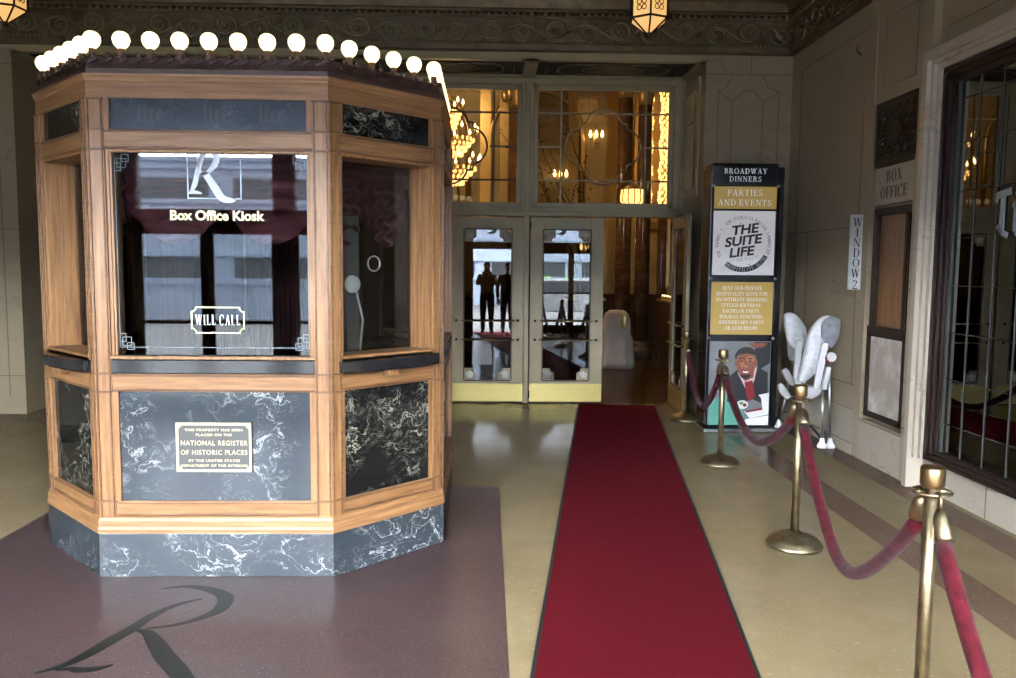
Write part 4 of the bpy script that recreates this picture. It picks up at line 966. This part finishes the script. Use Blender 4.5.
flat([(-.28, .91), (-.12, .91), (-.20, .66), (-.28, .60)], 'mid_ink', 1, 'print_shape')
m = MB()
for x in (-.325, .325): m.tube([(x, -.008, .05), (x, -.008, 2.48)], .011, 8)
m.build('side_rod', 'black', sg)
for z in (2.468, 1.55, .95):
    for x in (-.325, .325): m = MB(); m.ball((x, -.016, z), .016, seg=10, ring=6); m.build('rod_joint', 'silver', sg)
m = MB(); m.box(-.37, .375, -.09, .30, .0, .035); m.build('base_plate', 'silver', sg, bevel=.008)

# ------------------------------------------------------------------ folded high chair
hc = thing('high_chair', 'folded white high chair with grey padding against the right wall', 'high chair', (3.035, 7.6, 0))
def pad_shell(pts, y, th, mt, name, tilt=0.):
    c = Vector((sum(p[0] for p in pts)/len(pts), 0, sum(p[1] for p in pts)/len(pts))); P, _ = smoothpath([Vector((*p, 0)) for p in pts+pts[:1]], [1]*(len(pts)+1), 5); P = P[:-1]
    rs = []
    for k in range(-4, 5):
        q = k/4; f = math.sqrt(max(0, 1-(abs(q))**2.4))*.35+.65 if abs(q) < 1 else .35
        rs.append([(c.x+(p.x-c.x)*f, y+q*th+tilt*(p.y-c.z), c.z+(p.y-c.z)*f) for p in P])
    m = MB(); m.rings(rs); return m.build(name, mt, hc)
pad_shell([(-.135, 1.203), (-.09, 1.225), (-.019, 1.205), (.06, 1.12), (.094, 1.041), (.105, .90), (.031, .86), (-.065, .91), (-.119, 1.087)], .26, .05, 'hc_pad', 'back_pad')
pad_shell([(-.085, .95), (.0, .93), (.045, .90), (.034, .75), (-.05, .76), (-.075, .82)], .28, .03, 'hc_pad2', 'back_lining')
pad_shell([(-.088, .927), (-.061, 1.08), (.033, 1.2), (.125, 1.225), (.195, 1.179), (.185, 1.037), (.109, .90), (.02, .707), (-.09, .61), (-.15, .64)], -.2, .055, 'hc_pad', 'seat_pad')
pad_shell([(.03, 1.02), (.025, 1.14), (.06, 1.20), (.13, 1.222), (.20, 1.175), (.185, 1.03), (.12, .93)], -.262, .03, 'hc_pad2', 'pad_fold')
pad_shell([(-.17, .64), (-.09, .58), (.075, .565), (.06, .486), (-.046, .442), (-.138, .508)], -.18, .05, 'hc_white', 'seat_shell')
def bar(name, a, b, r, mt='hc_white', w=None, par=hc):
    m = MB(); a, b = Vector(a), Vector(b)
    if w: d = (b-a).normalized(); n = Vector((0, 1, 0)); m.obox((a+b)/2, d, n, d.cross(n), (b-a).length/2, w, r); return m.build(name, mt, par, bevel=.006)
    m.tube([a, b], r, 10); return m.build(name, mt, par)
bar('armrest', (-.05, .05, .97), (-.07, .05, .58), .028, w=.02); bar('armrest', (.052, -.29, .98), (.0, -.27, .56), .03, w=.02); bar('side_strut', (.09, -.30, .76), (.06, -.29, .55), .022, w=.02)
bar('side_strut', (-.03, -.24, .84), (-.10, -.2, .60), .02, w=.016)
m = MB(); m.tube([(.10, -.30, .855), (.10, -.345, .855)], .042, 18); h = m.build('hub', 'hc_white', hc)
m = MB(); m.tube([(.10, -.30, .845), (.10, -.335, .845)], .044, 18); m.build('hub_ring', 'red', h)
for a, b in (((.06, -.27, .58), (.075, -.27, .05)), ((.108, -.27, .82), (.150, -.27, .05)), ((.0, .10, .40), (.055, .15, .05)), ((.05, .60, .36), (.02, .70, .05))):
    lg = bar('leg', a, b, .013, 'silver'); m = MB(); c = Vector(b)
    m.rings([[(c.x+q*math.cos(t*PI/7)*1.0, c.y+q*math.sin(t*PI/7)*1.1, z) for t in range(14)] for q, z in ((.04, 0), (.046, .012), (.040, .03), (.024, .055), (.020, .085), (.016, .095))]); m.build('foot', 'hc_white', lg)
pad_shell([(-.10, .64), (-.05, .665), (-.0, .60), (.035, .50), (-.01, .50), (-.06, .57)], .36, .03, 'hc_white', 'footrest'); pad_shell([(-.14, .50), (-.10, .52), (-.03, .43), (-.01, .36), (-.06, .37), (-.12, .43)], .33, .03, 'hc_white', 'tray_arm')
m = MB(); m.tube([(-.13, .25, .02), (-.02, .22, .16), (.10, .05, .14), (.14, -.1, .05)], .012, 8); m.build('rear_bar', 'blackm', hc)
m = MB(); m.tube([(-.0, .1, .40), (.05, .60, .36)], .014, 8); m.tube([(0, .1, .40), (-.05, -.15, .56)], .014, 8); m.tube([(-.06, .1, .6), (0, .1, .40)], .014, 8); m.tube([(.05, .6, .36), (-.02, .36, .55)], .014, 8); m.build('frame_tube', 'silver', hc)

# ------------------------------------------------------------------ hanging lanterns of the lobby
def make_lantern(loc, label):
    t = thing('hanging_lantern', label, 'lantern', loc, R(24), 'hexagonal lanterns on the lobby ceiling')
    hx = lambda r, z, o=0: [(r*math.cos(PI/3*k+o), r*math.sin(PI/3*k+o), z) for k in range(6)]
    m = MB(); m.rings([hx(.172, .135), hx(.172, .36), hx(.11, .43)], smooth=False); m.rings([hx(.172, .135), hx(.028, .02)], smooth=False); m.build('lantern_glass', 'lantern', t)
    m = MB()
    for z, r in ((.135, .178), (.36, .178)): m.tube(hx(r, z), .011, 5, loop=True)
    for a, b, c in zip(hx(.178, .135), hx(.178, .36), hx(.03, .02)): m.tube([a, b], .010, 5); m.tube([a, c], .009, 5)
    m.ball((0, 0, .01), .032, seg=8, ring=6); m.lathe([(.001, .43), (.11, .43), (.05, .47), (.015, .52), (.001, .52)], seg=6)
    for k in range(6):
        a = PI/3*k+PI/6; o = Vector((.155*math.cos(a), .155*math.sin(a), .235)); u = Vector((-math.sin(a), math.cos(a), 0))
        for q in range(4):
            c = o+(u*math.cos(q*PI/2+PI/4)+Vector((0, 0, 1))*math.sin(q*PI/2+PI/4))*.035+o.normalized()*.0
            m.tube([c+(u*math.cos(s)+Vector((0, 0, 1))*math.sin(s))*.022 for s in [j*PI/4 for j in range(8)]], .005, 4, loop=True)
    m.build('lantern_frame', 'bronze', t)
    m = MB(); m.tube([(0, 0, .5), (0, 0, 4.62-loc[2])], .008, 6); m.build('chain', 'bronze', t)
    return t
la = make_lantern((1.44, 7.5, 3.735), 'lit hexagonal lantern hanging above the doors right of the kiosk')
lb = dup(la, (-4.27, 7.5, 3.74), R(24), 'lit hexagonal lantern hanging in the upper left corner over the kiosk')

# ------------------------------------------------------------------ the foyer behind the doors
FY0, FY1, FX0, FX1, FZ = YD+.12, 17.0, -6.5, 3.55, 6.6
MB().box(FX0, FX1+.2, YD, FY1+.2, -.12, 0).build('floor_foyer', 'foy_floor', kind='structure')
MB().box(FX0-.1, FX1+.3, YD+.12, FY1+.3, FZ, FZ+.12).build('ceiling_foyer', 'foy_wall', kind='structure')
m = MB(); m.box(FX0, FX1+.1, FY1, FY1+.2, 0, FZ); wf = m.build('wall_foyer_back', 'foy_wall', kind='structure')
m = MB(); m.box(FX1, FX1+.2, YD+.1, FY1, 0, FZ); wg = m.build('wall_foyer_right', 'foy_wall', kind='structure')
m = MB(); m.box(FX0-.1, FX0, YD+.1, FY1, 0, FZ); m.build('wall_foyer_left', 'foy_wall', kind='structure')
m = MB(); m.box(FX0-.1, FX1+.2, YD+.0, YD+.16, 3.86, FZ+.1); m.box(RX1, FX1+.2, YD+.02, YD+.16, 0, 4); m.box(FX0-.1, RX0, YD+.02, YD+.16, 0, 4); m.build('wall_foyer_front', 'foy_wall', kind='structure')
m = MB()                                             # walnut wainscot
m.box(FX0, FX1, FY1-.05, FY1, 0, 1.05); m.box(FX1-.05, FX1, YD+.5, FY1, 0, 1.05); m.box(FX0, FX1, FY1-.08, FY1, 1.05, 1.10); m.box(FX1-.08, FX1, YD+.5, FY1, 1.05, 1.10)
for k in range(12):
    y = YD+.9+k*.56; m.box(FX1-.065, FX1-.05, y, y+.4, .2, .9)
m.build('trim_6', 'foy_dark', kind='structure')
m = MB()                                             # arches, cornice and dados of the foyer back wall
for cx in (-4.6, -1.35, 1.0):
    pts = [(cx-.95, FY1-.03, 2.6)]+[(cx-.95*math.cos(PI*k/14), FY1-.03, 4.3+.95*math.sin(PI*k/14)) for k in range(15)]+[(cx+.95, FY1-.03, 2.6)]
    m.tube(pts, .06, 6); m.tube([(a+(cx-a)*.22, b, c if c < 3 else c-(c-4.3)*.22) for a, b, c in pts], .03, 6)
m.box(FX0, FX1, FY1-.10, FY1, 5.55, 5.68); m.box(FX0, FX1, FY1-.16, FY1, 5.68, 5.78)
for k in range(70): m.ball((FX0+.1+k*.142, FY1-.14, 5.50), .045, seg=6, ring=4)
m.box(FX0, FX1, FY1-.10, FY1, 2.45, 2.6)
m.build('trim_7', 'foy_gilt', kind='structure')
m = MB()
for cx in (-4.6, -1.35):
    m.box(cx-.7, cx+.7, FY1-.03, FY1-.01, 2.62, 4.3)
m.build('arch_panel', 'foy_wall', wf)
for x in (-2.75, -.05, .35, 1.75, 2.55, 3.1):
    m = MB(); m.box(x-.11, x+.11, FY1-.09, FY1-.0, 1.1, 5.5)
    for q in (-.07, 0, .07): m.box(x+q-.018, x+q+.018, FY1-.105, FY1-.09, 1.3, 5.2)
    m.box(x-.15, x+.15, FY1-.13, FY1, 5.2, 5.5); m.build('pilaster', 'foy_gilt', wf)
for k, y in enumerate((10.6, 12.2, 13.8, 15.4)):     # tall mirrors between pilasters on the right side wall
    w = struct('window_%d' % (20+k)); m = MB(); m.box(FX1-.03, FX1-.02, y-.42, y+.42, 1.3, 5.4); m.build('mirror', 'mirror', w)
    m = MB()
    for a in (-.45, .42): m.box(FX1-.06, FX1, y+a, y+a+.03, 1.25, 5.45)
    for z in (1.25, 2.6, 4.0, 5.42): m.box(FX1-.05, FX1, y-.45, y+.45, z, z+.03)
    m.build('mirror_frame', 'foy_gilt', w)
m = MB()
for y in (11.4, 13.0, 14.6, 16.2):
    m.box(FX1-.12, FX1, y-.22, y+.22, 1.1, 5.5)
    for q in (-.13, 0, .13): m.box(FX1-.135, FX1-.12, y+q-.03, y+q+.03, 1.3, 5.2)
m.build('trim_8', 'foy_brown', kind='structure')
def column(x, y, r, label, group):
    t = thing('marble_column', label, 'column', (x, y, 0), 0, group)
    m = MB(); m.lathe([(.001, 0), (r*1.7, 0), (r*1.7, .12), (r*1.5, .16), (r*1.25, .20), (r*1.35, .24), (r*1.05, .30), (.001, .30)], seg=20); m.build('base', 'foy_dark', t)
    m = MB(); m.lathe([(.001, .29), (r, .29), (r*.98, 2.5), (r*.9, 4.6), (.001, 4.6)], seg=24); m.build('shaft', 'foy_brown', t)
    m = MB(); m.lathe([(.001, 4.58), (r*.95, 4.58), (r*1.0, 4.7), (r*1.5, 5.0), (r*1.7, 5.05), (r*1.7, 5.15), (.001, 5.15)], seg=20)
    for k in range(8): a = k*PI/4; m.ball((r*1.2*math.cos(a), r*1.2*math.sin(a), 4.85), r*.35, sz=1.6, seg=7, ring=5)
    m.build('capital', 'foy_gilt', t)
    m = MB(); m.box(-r*1.8, r*1.8, -r*1.8, r*1.8, 5.15, FZ); m.build('entablature_block', 'foy_wall', t)
column(2.40, 14.4, .14, 'brown marble column seen through the open door, left one of the pair', 'foyer columns')
column(2.86, 15.0, .14, 'brown marble column seen through the open door, right one of the pair', 'foyer columns')
column(.60, 15.6, .24, 'stout marble column behind the joint of the two transoms', 'foyer columns')
def chandelier(loc, s, label, tiers, n, lamp='lamp_w'):
    t = thing('chandelier', label, 'chandelier', loc, 0)
    m = MB(); m.tube([(0, 0, .1*s), (0, 0, FZ-loc[2])], .018*s, 8); m.lathe([(.001, .0), (.05*s, .03*s), (.09*s, .12*s), (.04*s, .25*s), (.05*s, .5*s), (.03*s, .8*s), (.06*s, 1.0*s), (.02*s, 1.2*s), (.001, 1.2*s)], seg=12)
    m.build('stem', 'foy_gilt', t)
    for z, r, q in tiers:
        for k in range(q):
            a = 2*PI*k/q+z; c = Vector((r*s*math.cos(a), r*s*math.sin(a), z*s)); u = Vector((math.cos(a), math.sin(a), 0))
            m = MB(); m.tube([Vector((0, 0, (z-.05)*s)), u*r*s*.5+Vector((0, 0, (z-.14)*s)), u*r*s*.9+Vector((0, 0, (z-.10)*s)), c], .010*s, 5); m.lathe([(.001, -.01*s), (.035*s, 0), (.012*s, .015*s), (.012*s, .05*s), (.001, .05*s)], tuple(c), 8)
            arm = m.build('arm', 'foy_gilt', t)
            m = MB(); m.lathe([(.001, .045*s), (.014*s, .05*s), (.022*s, .075*s), (.012*s, .11*s), (.001, .135*s)], tuple(c), 8); m.build('candle_bulb', lamp, arm)
        m = MB()
        for k in range(n):
            a = 2*PI*k/n
            for j in range(4):
                rr = r*s*(.85-.13*j); m.ball((rr*math.cos(a+j*.2), rr*math.sin(a+j*.2), (z-.10-.075*j)*s), .020*s, sz=1.7, seg=5, ring=4)
        m.build('crystal_drops', 'lamp_s', t, kind='stuff')
    return t
chandelier((-.62, 13.2, 2.95), 1.0, 'large glowing crystal chandelier behind the left transom beside the kiosk', ((.35, .50, 12), (.80, .46, 10), (1.22, .22, 6)), 26)
def drum(loc, r, h, label):
    t = thing('pendant_lamp', label, 'lamp', loc)
    m = MB(); m.lathe([(.001, 0), (r*.5, .0), (r*.95, h*.25), (r, h*.55), (r*.9, h), (.001, h)], seg=18); m.build('lamp_shade', 'lamp_s', t)
    m = MB()
    for k in range(12): a = k*PI/6; m.tube([(r*.5*math.cos(a), r*.5*math.sin(a), 0), (r*1.0*math.cos(a), r*1.0*math.sin(a), h*.3), (r*.93*math.cos(a), r*.93*math.sin(a), h)], .010, 5)
    m.lathe([(.001, h), (r*.92, h), (r*.5, h*1.25), (.02, h*1.4), (.001, h*1.4)], seg=18); m.build('lamp_frame', 'foy_gilt', t)
    m = MB(); m.tube([(0, 0, h*1.3), (0, 0, FZ-loc[2])], .015, 6); m.build('chain', 'foy_gilt', t)
def mirror_glow(x, y, z0, z1, label):  # added glowing strips standing in for chandelier reflections in foyer mirrors
    t = thing('mirror_glow_strip', label, 'wall lamp', (x, y, z0), 0, 'added strips of mirror glow')
    m = MB(); m.tube([(0, 0, -.1), (0, 0, z1-z0+.1)], .02, 8); m.ball((0, 0, -.12), .04, seg=8, ring=6); m.ball((0, 0, z1-z0+.12), .05, seg=8, ring=6); m.build('backbone', 'foy_gilt', t)
    m = MB(); n = int((z1-z0)/.07); rn = random.Random(9)
    for k in range(n):
        for q in range(5):
            a = q*2*PI/5+k*.6; r_ = .075+.02*math.sin(k*.9); m.ball((r_*math.cos(a), r_*math.sin(a), k*.07+rn.uniform(-.01, .01)), .026, sz=1.5, seg=6, ring=4)
    m.build('crystal_drops', 'lamp_s', t, kind='stuff')
mirror_glow(3.26, 16.75, 3.0, 5.2, 'left one of two added crystal glow strips for mirror reflections, right transom'); mirror_glow(3.40, 15.85, 2.9, 5.1, 'right one of two added crystal glow strips for mirror reflections, right transom')
drum((2.30, 13.0, 2.62), .20, .26, 'glowing drum pendant low behind the right transom')
def sconce(x, y, z, nx, ny, label):
    t = thing('wall_sconce', label, 'wall lamp', (x, y, z), math.atan2(ny, nx), 'foyer wall sconces')
    m = MB(); m.box(-.0, .03, -.05, .05, -.2, .2)
    for s in (-1, 0, 1): m.tube([(.02, 0, -.08), (.10, s*.07, -.12), (.14, s*.12, -.02)], .010, 6)
    m.build('bracket', 'foy_gilt', t, bevel=.004)
    for s in (-1, 0, 1):
        m = MB(); m.lathe([(.001, 0), (.022, .01), (.034, .06), (.018, .12), (.001, .15)], (.14, s*.12, -.02), 10); m.build('candle_bulb', 'lamp_w', t)
sconce(2.20, FY1-.10, 4.30, 0, -1, 'gilt three light sconce glowing high in the right transom'); sconce(1.48, FY1-.10, 3.5, 0, -1, 'gilt sconce glowing low in the left half of the right transom')
sconce(FX1-.135, 11.4, 3.3, -1, 0, 'gilt sconce on the foyer side wall nearest the doors'); sconce(FX1-.135, 13.0, 3.3, -1, 0, 'gilt sconce second along the foyer side wall'); sconce(FX1-.135, 14.6, 3.3, -1, 0, 'gilt sconce third along the foyer side wall')
sconce(2.05, FY1-.10, 2.02, 0, -1, 'gilt sconce seen through the open door beside the left column')
# buffet shelves with tea lights
def shelf(x0, x1, y0, y1, z, label, n, along):
    t = thing('console_shelf', label, 'console', ((x0+x1)/2, (y0+y1)/2, 0)); hx, hy = (x1-x0)/2, (y1-y0)/2
    m = MB(); m.box(-hx, hx, -hy, hy, z-.04, z); m.build('top', 'foy_gilt', t, bevel=.006)
    m = MB(); m.box(-hx+.04, hx-.04, -hy+.03, hy-.03, 0, z-.04); m.build('body', 'foy_dark', t, bevel=.006)
    for k in range(n):
        u = (k+.5)/n*2-1; p = (((x0+x1)/2+hx*.9*u, y0+.08, z) if along == 'x' else (x0+.08, (y0+y1)/2+hy*.9*u, z))
        c = thing('tea_light', 'small tea light burning on the '+('far' if along == 'x' else 'nearer')+' foyer shelf', 'candle', p, 0, 'tea lights on the '+('far' if along == 'x' else 'nearer')+' shelf')
        m = MB(); m.lathe([(.001, 0), (.022, 0), (.025, .05), (.022, .05), (.019, .02), (.001, .02)], seg=10); m.build('cup', 'foy_gilt', c)
        m = MB(); m.lathe([(.001, .02), (.010, .03), (.012, .042), (.005, .06), (.001, .075)], seg=8); m.build('flame', 'flame', c)
shelf(2.95, 3.45, 12.9, 14.1, 1.12, 'gilt topped console along the foyer side wall', 7, 'y'); shelf(1.55, 2.4, 16.3, 16.85, 1.02, 'gilt topped console at the far foyer wall', 7, 'x')
# chair under a white cover
ch = thing('covered_chair', 'banquet chair draped in a pale cloth cover inside the open door', 'chair', (2.12, 13.2, 0), R(-14))
prof = [(.275, .29, .20, 0), (.262, .275, .20, .12), (.245, .255, .20, .44), (.235, .235, .18, .49), (.225, .12, .06, .54), (.222, .075, .0, .62), (.215, .06, -.02, .80), (.185, .05, -.025, .90), (.12, .04, -.03, .955), (.01, .01, -.03, .965)]
rs = []
for hx, hy, cy, z in prof:
    w_ = 1-z; rs.append([(hx*(1+.10*math.sin(k*PI/3.1)*w_)*math.copysign(abs(math.cos(k*PI/20))**.55, math.cos(k*PI/20)), cy+hy*(1+.10*math.cos(k*PI/2.7)*w_)*math.copysign(abs(math.sin(k*PI/20))**.55, math.sin(k*PI/20)), z) for k in range(40)])
m = MB(); m.rings(rs); m.build('cover', 'cloth', ch)
m = MB(); m.ball((.13, -.095, .78), .075, sx=.75, sy=.35, sz=1.7, seg=12, ring=8); m.build('sash_bow', 'foy_gilt', ch)
# tall ornamental branch arrangement
tr = thing('branch_arrangement', 'tall dark arrangement of curling branches behind the right transom', 'plant', (1.45, 12.4, 0))
m = MB(); m.lathe([(.001, 0), (.16, 0), (.20, .2), (.12, .6), (.16, .8), (.13, .8), (.001, .7)], seg=16); m.build('urn', 'foy_dark', tr)
m = MB(); lv = MB(); rnd = random.Random(3)
for k in range(6):
    a = rnd.uniform(0, 2*PI); p = Vector((0, 0, .7)); d = Vector((math.cos(a)*.1, math.sin(a)*.1, 1)); pts = [p]
    for j in range(22):
        d += Vector((rnd.uniform(-.18, .18), rnd.uniform(-.18, .18), 0))+Vector((math.cos(a), math.sin(a), 0))*.012*max(0, j-6)*.3; d.normalize(); p = p+d*.15; pts.append(p)
        if j > 12:
            for _ in range(2):
                c = p+Vector((rnd.uniform(-.12, .12), rnd.uniform(-.12, .12), rnd.uniform(-.1, .1))); lv.ball(c, rnd.uniform(.012, .025), sz=.6, seg=5, ring=3)
    m.tube(pts, [.018-.0006*q for q in range(len(pts))], 5)
m.build('branch', 'foy_dark', tr); lv.build('foliage', 'foy_dark', tr, kind='stuff')

# ------------------------------------------------------------------ the street outside (seen in the glass)
MB().box(-30, 30, -5.2, YF-.2, -.14, -.02).build('ground_sidewalk', 'walk', kind='structure')
MB().box(-45, 45, -18.2, -5.2, -.26, -.14).build('ground_street', 'asphalt', kind='structure')
fb_ = thing('parking_building', 'pale concrete building across the street with dark window bands', 'building', (0, -18.2, 0))
m = MB(); m.box(-26, 26, -6, 0, -.2, 5.05); m.build('wall', 'facade', fb_)
m = MB()
for z0, z1 in ((1.2, 1.85), (3.75, 4.4)):
    for k in range(12):
        x = -25+k*4.2; m.box(x, x+3.4, -.05, .03, z0, z1)
m.build('window_band', 'facade_d', fb_)
m = MB()
for z in (1.05, 1.95, 2.9, 3.65, 4.75, 5.0): m.box(-26, 26, 0, .12, z-.06, z+.06)
m.build('ledge_course', 'facade', fb_)
mq = MB(); mq.box(XL-.5, XR+.8, -1.0, YF-.2, 2.99, 4.3); mq.build('trim_9', 'cream', kind='structure')
def make_car(x, y, label):
    t = thing('car', label, 'car', (x, y, -.14))
    pr = [(-2.2, .35), (-2.2, .75), (-1.45, .92), (-.9, 1.40), (.75, 1.42), (1.45, .95), (2.15, .82), (2.2, .35)]
    m = MB(); m.rings([[(a*k2, yy, b if b < 1 else b) for a, b in pr] for yy, k2 in ((-.88, .97), (-.8, 1), (.8, 1), (.88, .97))], smooth=False); m.build('body', 'car', t, bevel=.05)
    m = MB()
    for yy in (-.895, .875): m.extr([(-1.25, yy, .98), (-.82, yy, 1.33), (.68, yy, 1.35), (1.2, yy, .98)], (0, .02, 0))
    m.build('side_glass', 'facade_d', t)
    for a in (-1.35, 1.35):
        for yy in (-.9, .7):
            m = MB(); m.tube([(a, yy, .33), (a, yy+.2, .33)], .33, 20); w = m.build('wheel', 'rubber', t); m = MB(); m.tube([(a, yy-.01, .33), (a, yy+.21, .33)], .18, 14); m.build('wheel_rim', 'silver', w)
make_car(2.6, -7.2, 'silver car parked at the kerb, mirrored in the right door glass')
m = MB(); rnd = random.Random(5)
for k in range(120): m.ball((rnd.uniform(.8, 5.5), rnd.uniform(-17.6, -16.6), rnd.uniform(.0, 1.0)), rnd.uniform(.2, .32), seg=7, ring=5)
hd = m.build('hedge', 'hedge', kind='stuff'); hd['label'] = 'low green hedge along the foot of the building opposite'; hd['category'] = 'hedge'

def person(loc, rz, label, pose, skinmat='skin'):
    t = thing('person', label, 'person', loc, rz)
    J = {'pelvis': ((0, 0, .93), .175), 'waist': ((0, -.01, 1.08), .17), 'chest': ((0, 0, 1.30), .185), 'neck0': ((0, .01, 1.46), .065), 'neck': ((0, .02, 1.53), .052)}
    E_ = [('pelvis', 'waist'), ('waist', 'chest'), ('chest', 'neck0'), ('neck0', 'neck')]
    for s, n in ((-1, 'l'), (1, 'r')):
        J[n+'hip'] = ((s*.09, 0, .87), .115); J[n+'knee'] = ((s*.10, .02, .48), .078); J[n+'ank'] = ((s*.105, -.01, .085), .055); J[n+'toe'] = ((s*.125, .15, .04), .038)
        J[n+'sh'] = ((s*.185, 0, 1.40), .075); el, wr_ = pose[n]
        J[n+'el'] = (el, .058); J[n+'wr'] = (wr_, .042)
        E_ += [('pelvis', n+'hip'), (n+'hip', n+'knee'), (n+'knee', n+'ank'), (n+'ank', n+'toe'), ('chest', n+'sh'), (n+'sh', n+'el'), (n+'el', n+'wr')]
    keys = list(J); me = bpy.data.meshes.new('body'); me.from_pydata([J[k][0] for k in keys], [(keys.index(a), keys.index(b)) for a, b in E_], [])
    b = bpy.data.objects.new('body', me); COL.objects.link(b); b.parent = t; me.materials.append(M['suit'])
    b.modifiers.new('skin', 'SKIN'); me.skin_vertices  # radius layer comes with the modifier
    for i, k in enumerate(keys): me.skin_vertices[0].data[i].radius = (J[k][1], J[k][1]*(.72 if k in ('pelvis', 'waist', 'chest') else 1))
    me.skin_vertices[0].data[0].use_root = True
    s_ = b.modifiers.new('sub', 'SUBSURF'); s_.levels = 2; s_.render_levels = 2
    m = MB(); hcx = (0, .035, 1.645)
    rs = []
    for i in range(13):
        th = PI*i/12; zz = -.115*math.cos(th); w = max(math.sin(th), .01); jaw = .80 if zz < -.04 else 1.
        rs.append([(hcx[0]+.075*jaw*w*math.cos(a*PI/9), hcx[1]+.095*w*math.sin(a*PI/9)*(1.0), hcx[2]+zz) for a in range(18)])
    m.rings(rs); m.rings([[(.05*math.cos(a*PI/6), .018+.05*math.sin(a*PI/6), z) for a in range(12)] for z in (1.48, 1.57)])
    m.tube([(0, .125, 1.665), (0, .142, 1.632), (0, .128, 1.622)], [.010, .016, .012], 8)
    for s in (-1, 1): m.ball((s*.076, .03, 1.645), .03, sx=.35, sy=.7, seg=8, ring=6)
    h = m.build('head', skinmat, t)
    for s in (-1, 1): MB().ball((s*.03, .117, 1.662), .011, seg=8, ring=6).build('eye', 'white', h)
    MB().tube([(-.026, .118, 1.592), (0, .126, 1.590), (.026, .118, 1.592)], .006, 6).build('mouth', 'lip', h)
    m = MB(); m.ball((0, .02, 1.685), .092, sx=.93, sy=1.1, sz=.95, seg=16, ring=9); m.build('hair', 'suit', t)
    for n in 'lr':
        el, wr_ = Vector(pose[n][0]), Vector(pose[n][1]); d = (wr_-el).normalized(); side = d.cross(Vector((0, 1, 0)) if abs(d.y) < .8 else Vector((1, 0, 0))).normalized(); up = side.cross(d)
        m = MB(); m.obox(wr_+d*.055, d, side, up, .05, .036, .013)
        for k in range(4):
            o = wr_+d*.10+side*(-.028+.0185*k); ln_ = (.062, .074, .078, .064)[k]
            m.tube([o, o+d*ln_*.45+up*.004, o+d*ln_*.75-up*.012, o+d*ln_*.9-up*.03], [.0095, .009, .0082, .007], 7)
        o = wr_+d*.03+side*.034; m.tube([o, o+d*.03+side*.022, o+d*.06+side*.028-up*.012], [.012, .0105, .008], 7)
        m.build('hand', skinmat, t, bevel=.006)
    return t
person((.0, -.46, 0), 0, 'person in dark clothes holding up a phone, mirrored in the left door glass', {'l': ((-.24, .12, 1.20), (-.10, .27, 1.44)), 'r': ((.24, .12, 1.20), (.10, .27, 1.44))})
person((.50, -.62, 0), R(-8), 'person in dark clothes standing beside the one holding the phone', {'l': ((-.25, -.03, 1.12), (-.24, .06, .86)), 'r': ((.25, -.03, 1.12), (.24, .06, .86))})
ph = thing('phone', 'black phone held up in front of the photographer', 'phone', (.0, -.085, 1.545))
MB().box(-.078, .078, -.006, .0, -.03, .042).build('case', 'black', ph, bevel=.002)
MB().tube([(.055, .0, .03), (.055, .003, .03)], .005, 10).build('flash', 'flame', ph)

# ------------------------------------------------------------------ light, sky and camera
def lamp(name, loc, e, col, r=.1):
    l = bpy.data.lights.new(name, 'POINT'); l.energy = e; l.color = col; l.shadow_soft_size = r
    o = bpy.data.objects.new(name, l); COL.objects.link(o); o.location = loc; return o
lamp('chandelier_fill', (-.62, 13.2, 2.6), 22, (1, .70, .38), .3)
lamp('chandelier_fill', (-.62, 13.2, 5.3), 200, (1, .70, .38), .3)  # added fill above the chandelier, brightens the upper foyer walls
lamp('pendant_light', (2.30, 13.0, 2.4), 5, (1, .62, .26), .2)
w = bpy.data.worlds.new('World'); sc.world = w; w.use_nodes = True
bg = w.node_tree.nodes['Background']; bg.inputs['Color'].default_value = (.86, .92, 1, 1); bg.inputs['Strength'].default_value = 86.0
cam = bpy.data.cameras.new('Camera'); cam.sensor_width = 36; cam.lens = 812/1016*36; cam.clip_start = .02; cam.clip_end = 200
co = bpy.data.objects.new('Camera', cam); COL.objects.link(co); sc.camera = co
rot = Matrix.Rotation(R(-1.5), 3, 'Z') @ Matrix.Rotation(PI/2-R(5.1), 3, 'X') @ Matrix.Rotation(R(.5), 3, 'Z')
co.matrix_world = Matrix.Translation((0, 0, 1.65)) @ rot.to_4x4()
sc.view_settings.view_transform = 'Standard'; sc.view_settings.look = 'None'; sc.view_settings.exposure = 0; sc.view_settings.gamma = 1; sc.view_settings.use_curve_mapping = False
sc.cycles.max_bounces = 8; sc.cycles.diffuse_bounces = 4; sc.cycles.glossy_bounces = 5; sc.cycles.transparent_max_bounces = 12
sc.cycles.use_denoising = True; sc.cycles.sample_clamp_indirect = 6; sc.cycles.caustics_reflective = False; sc.cycles.caustics_refractive = False
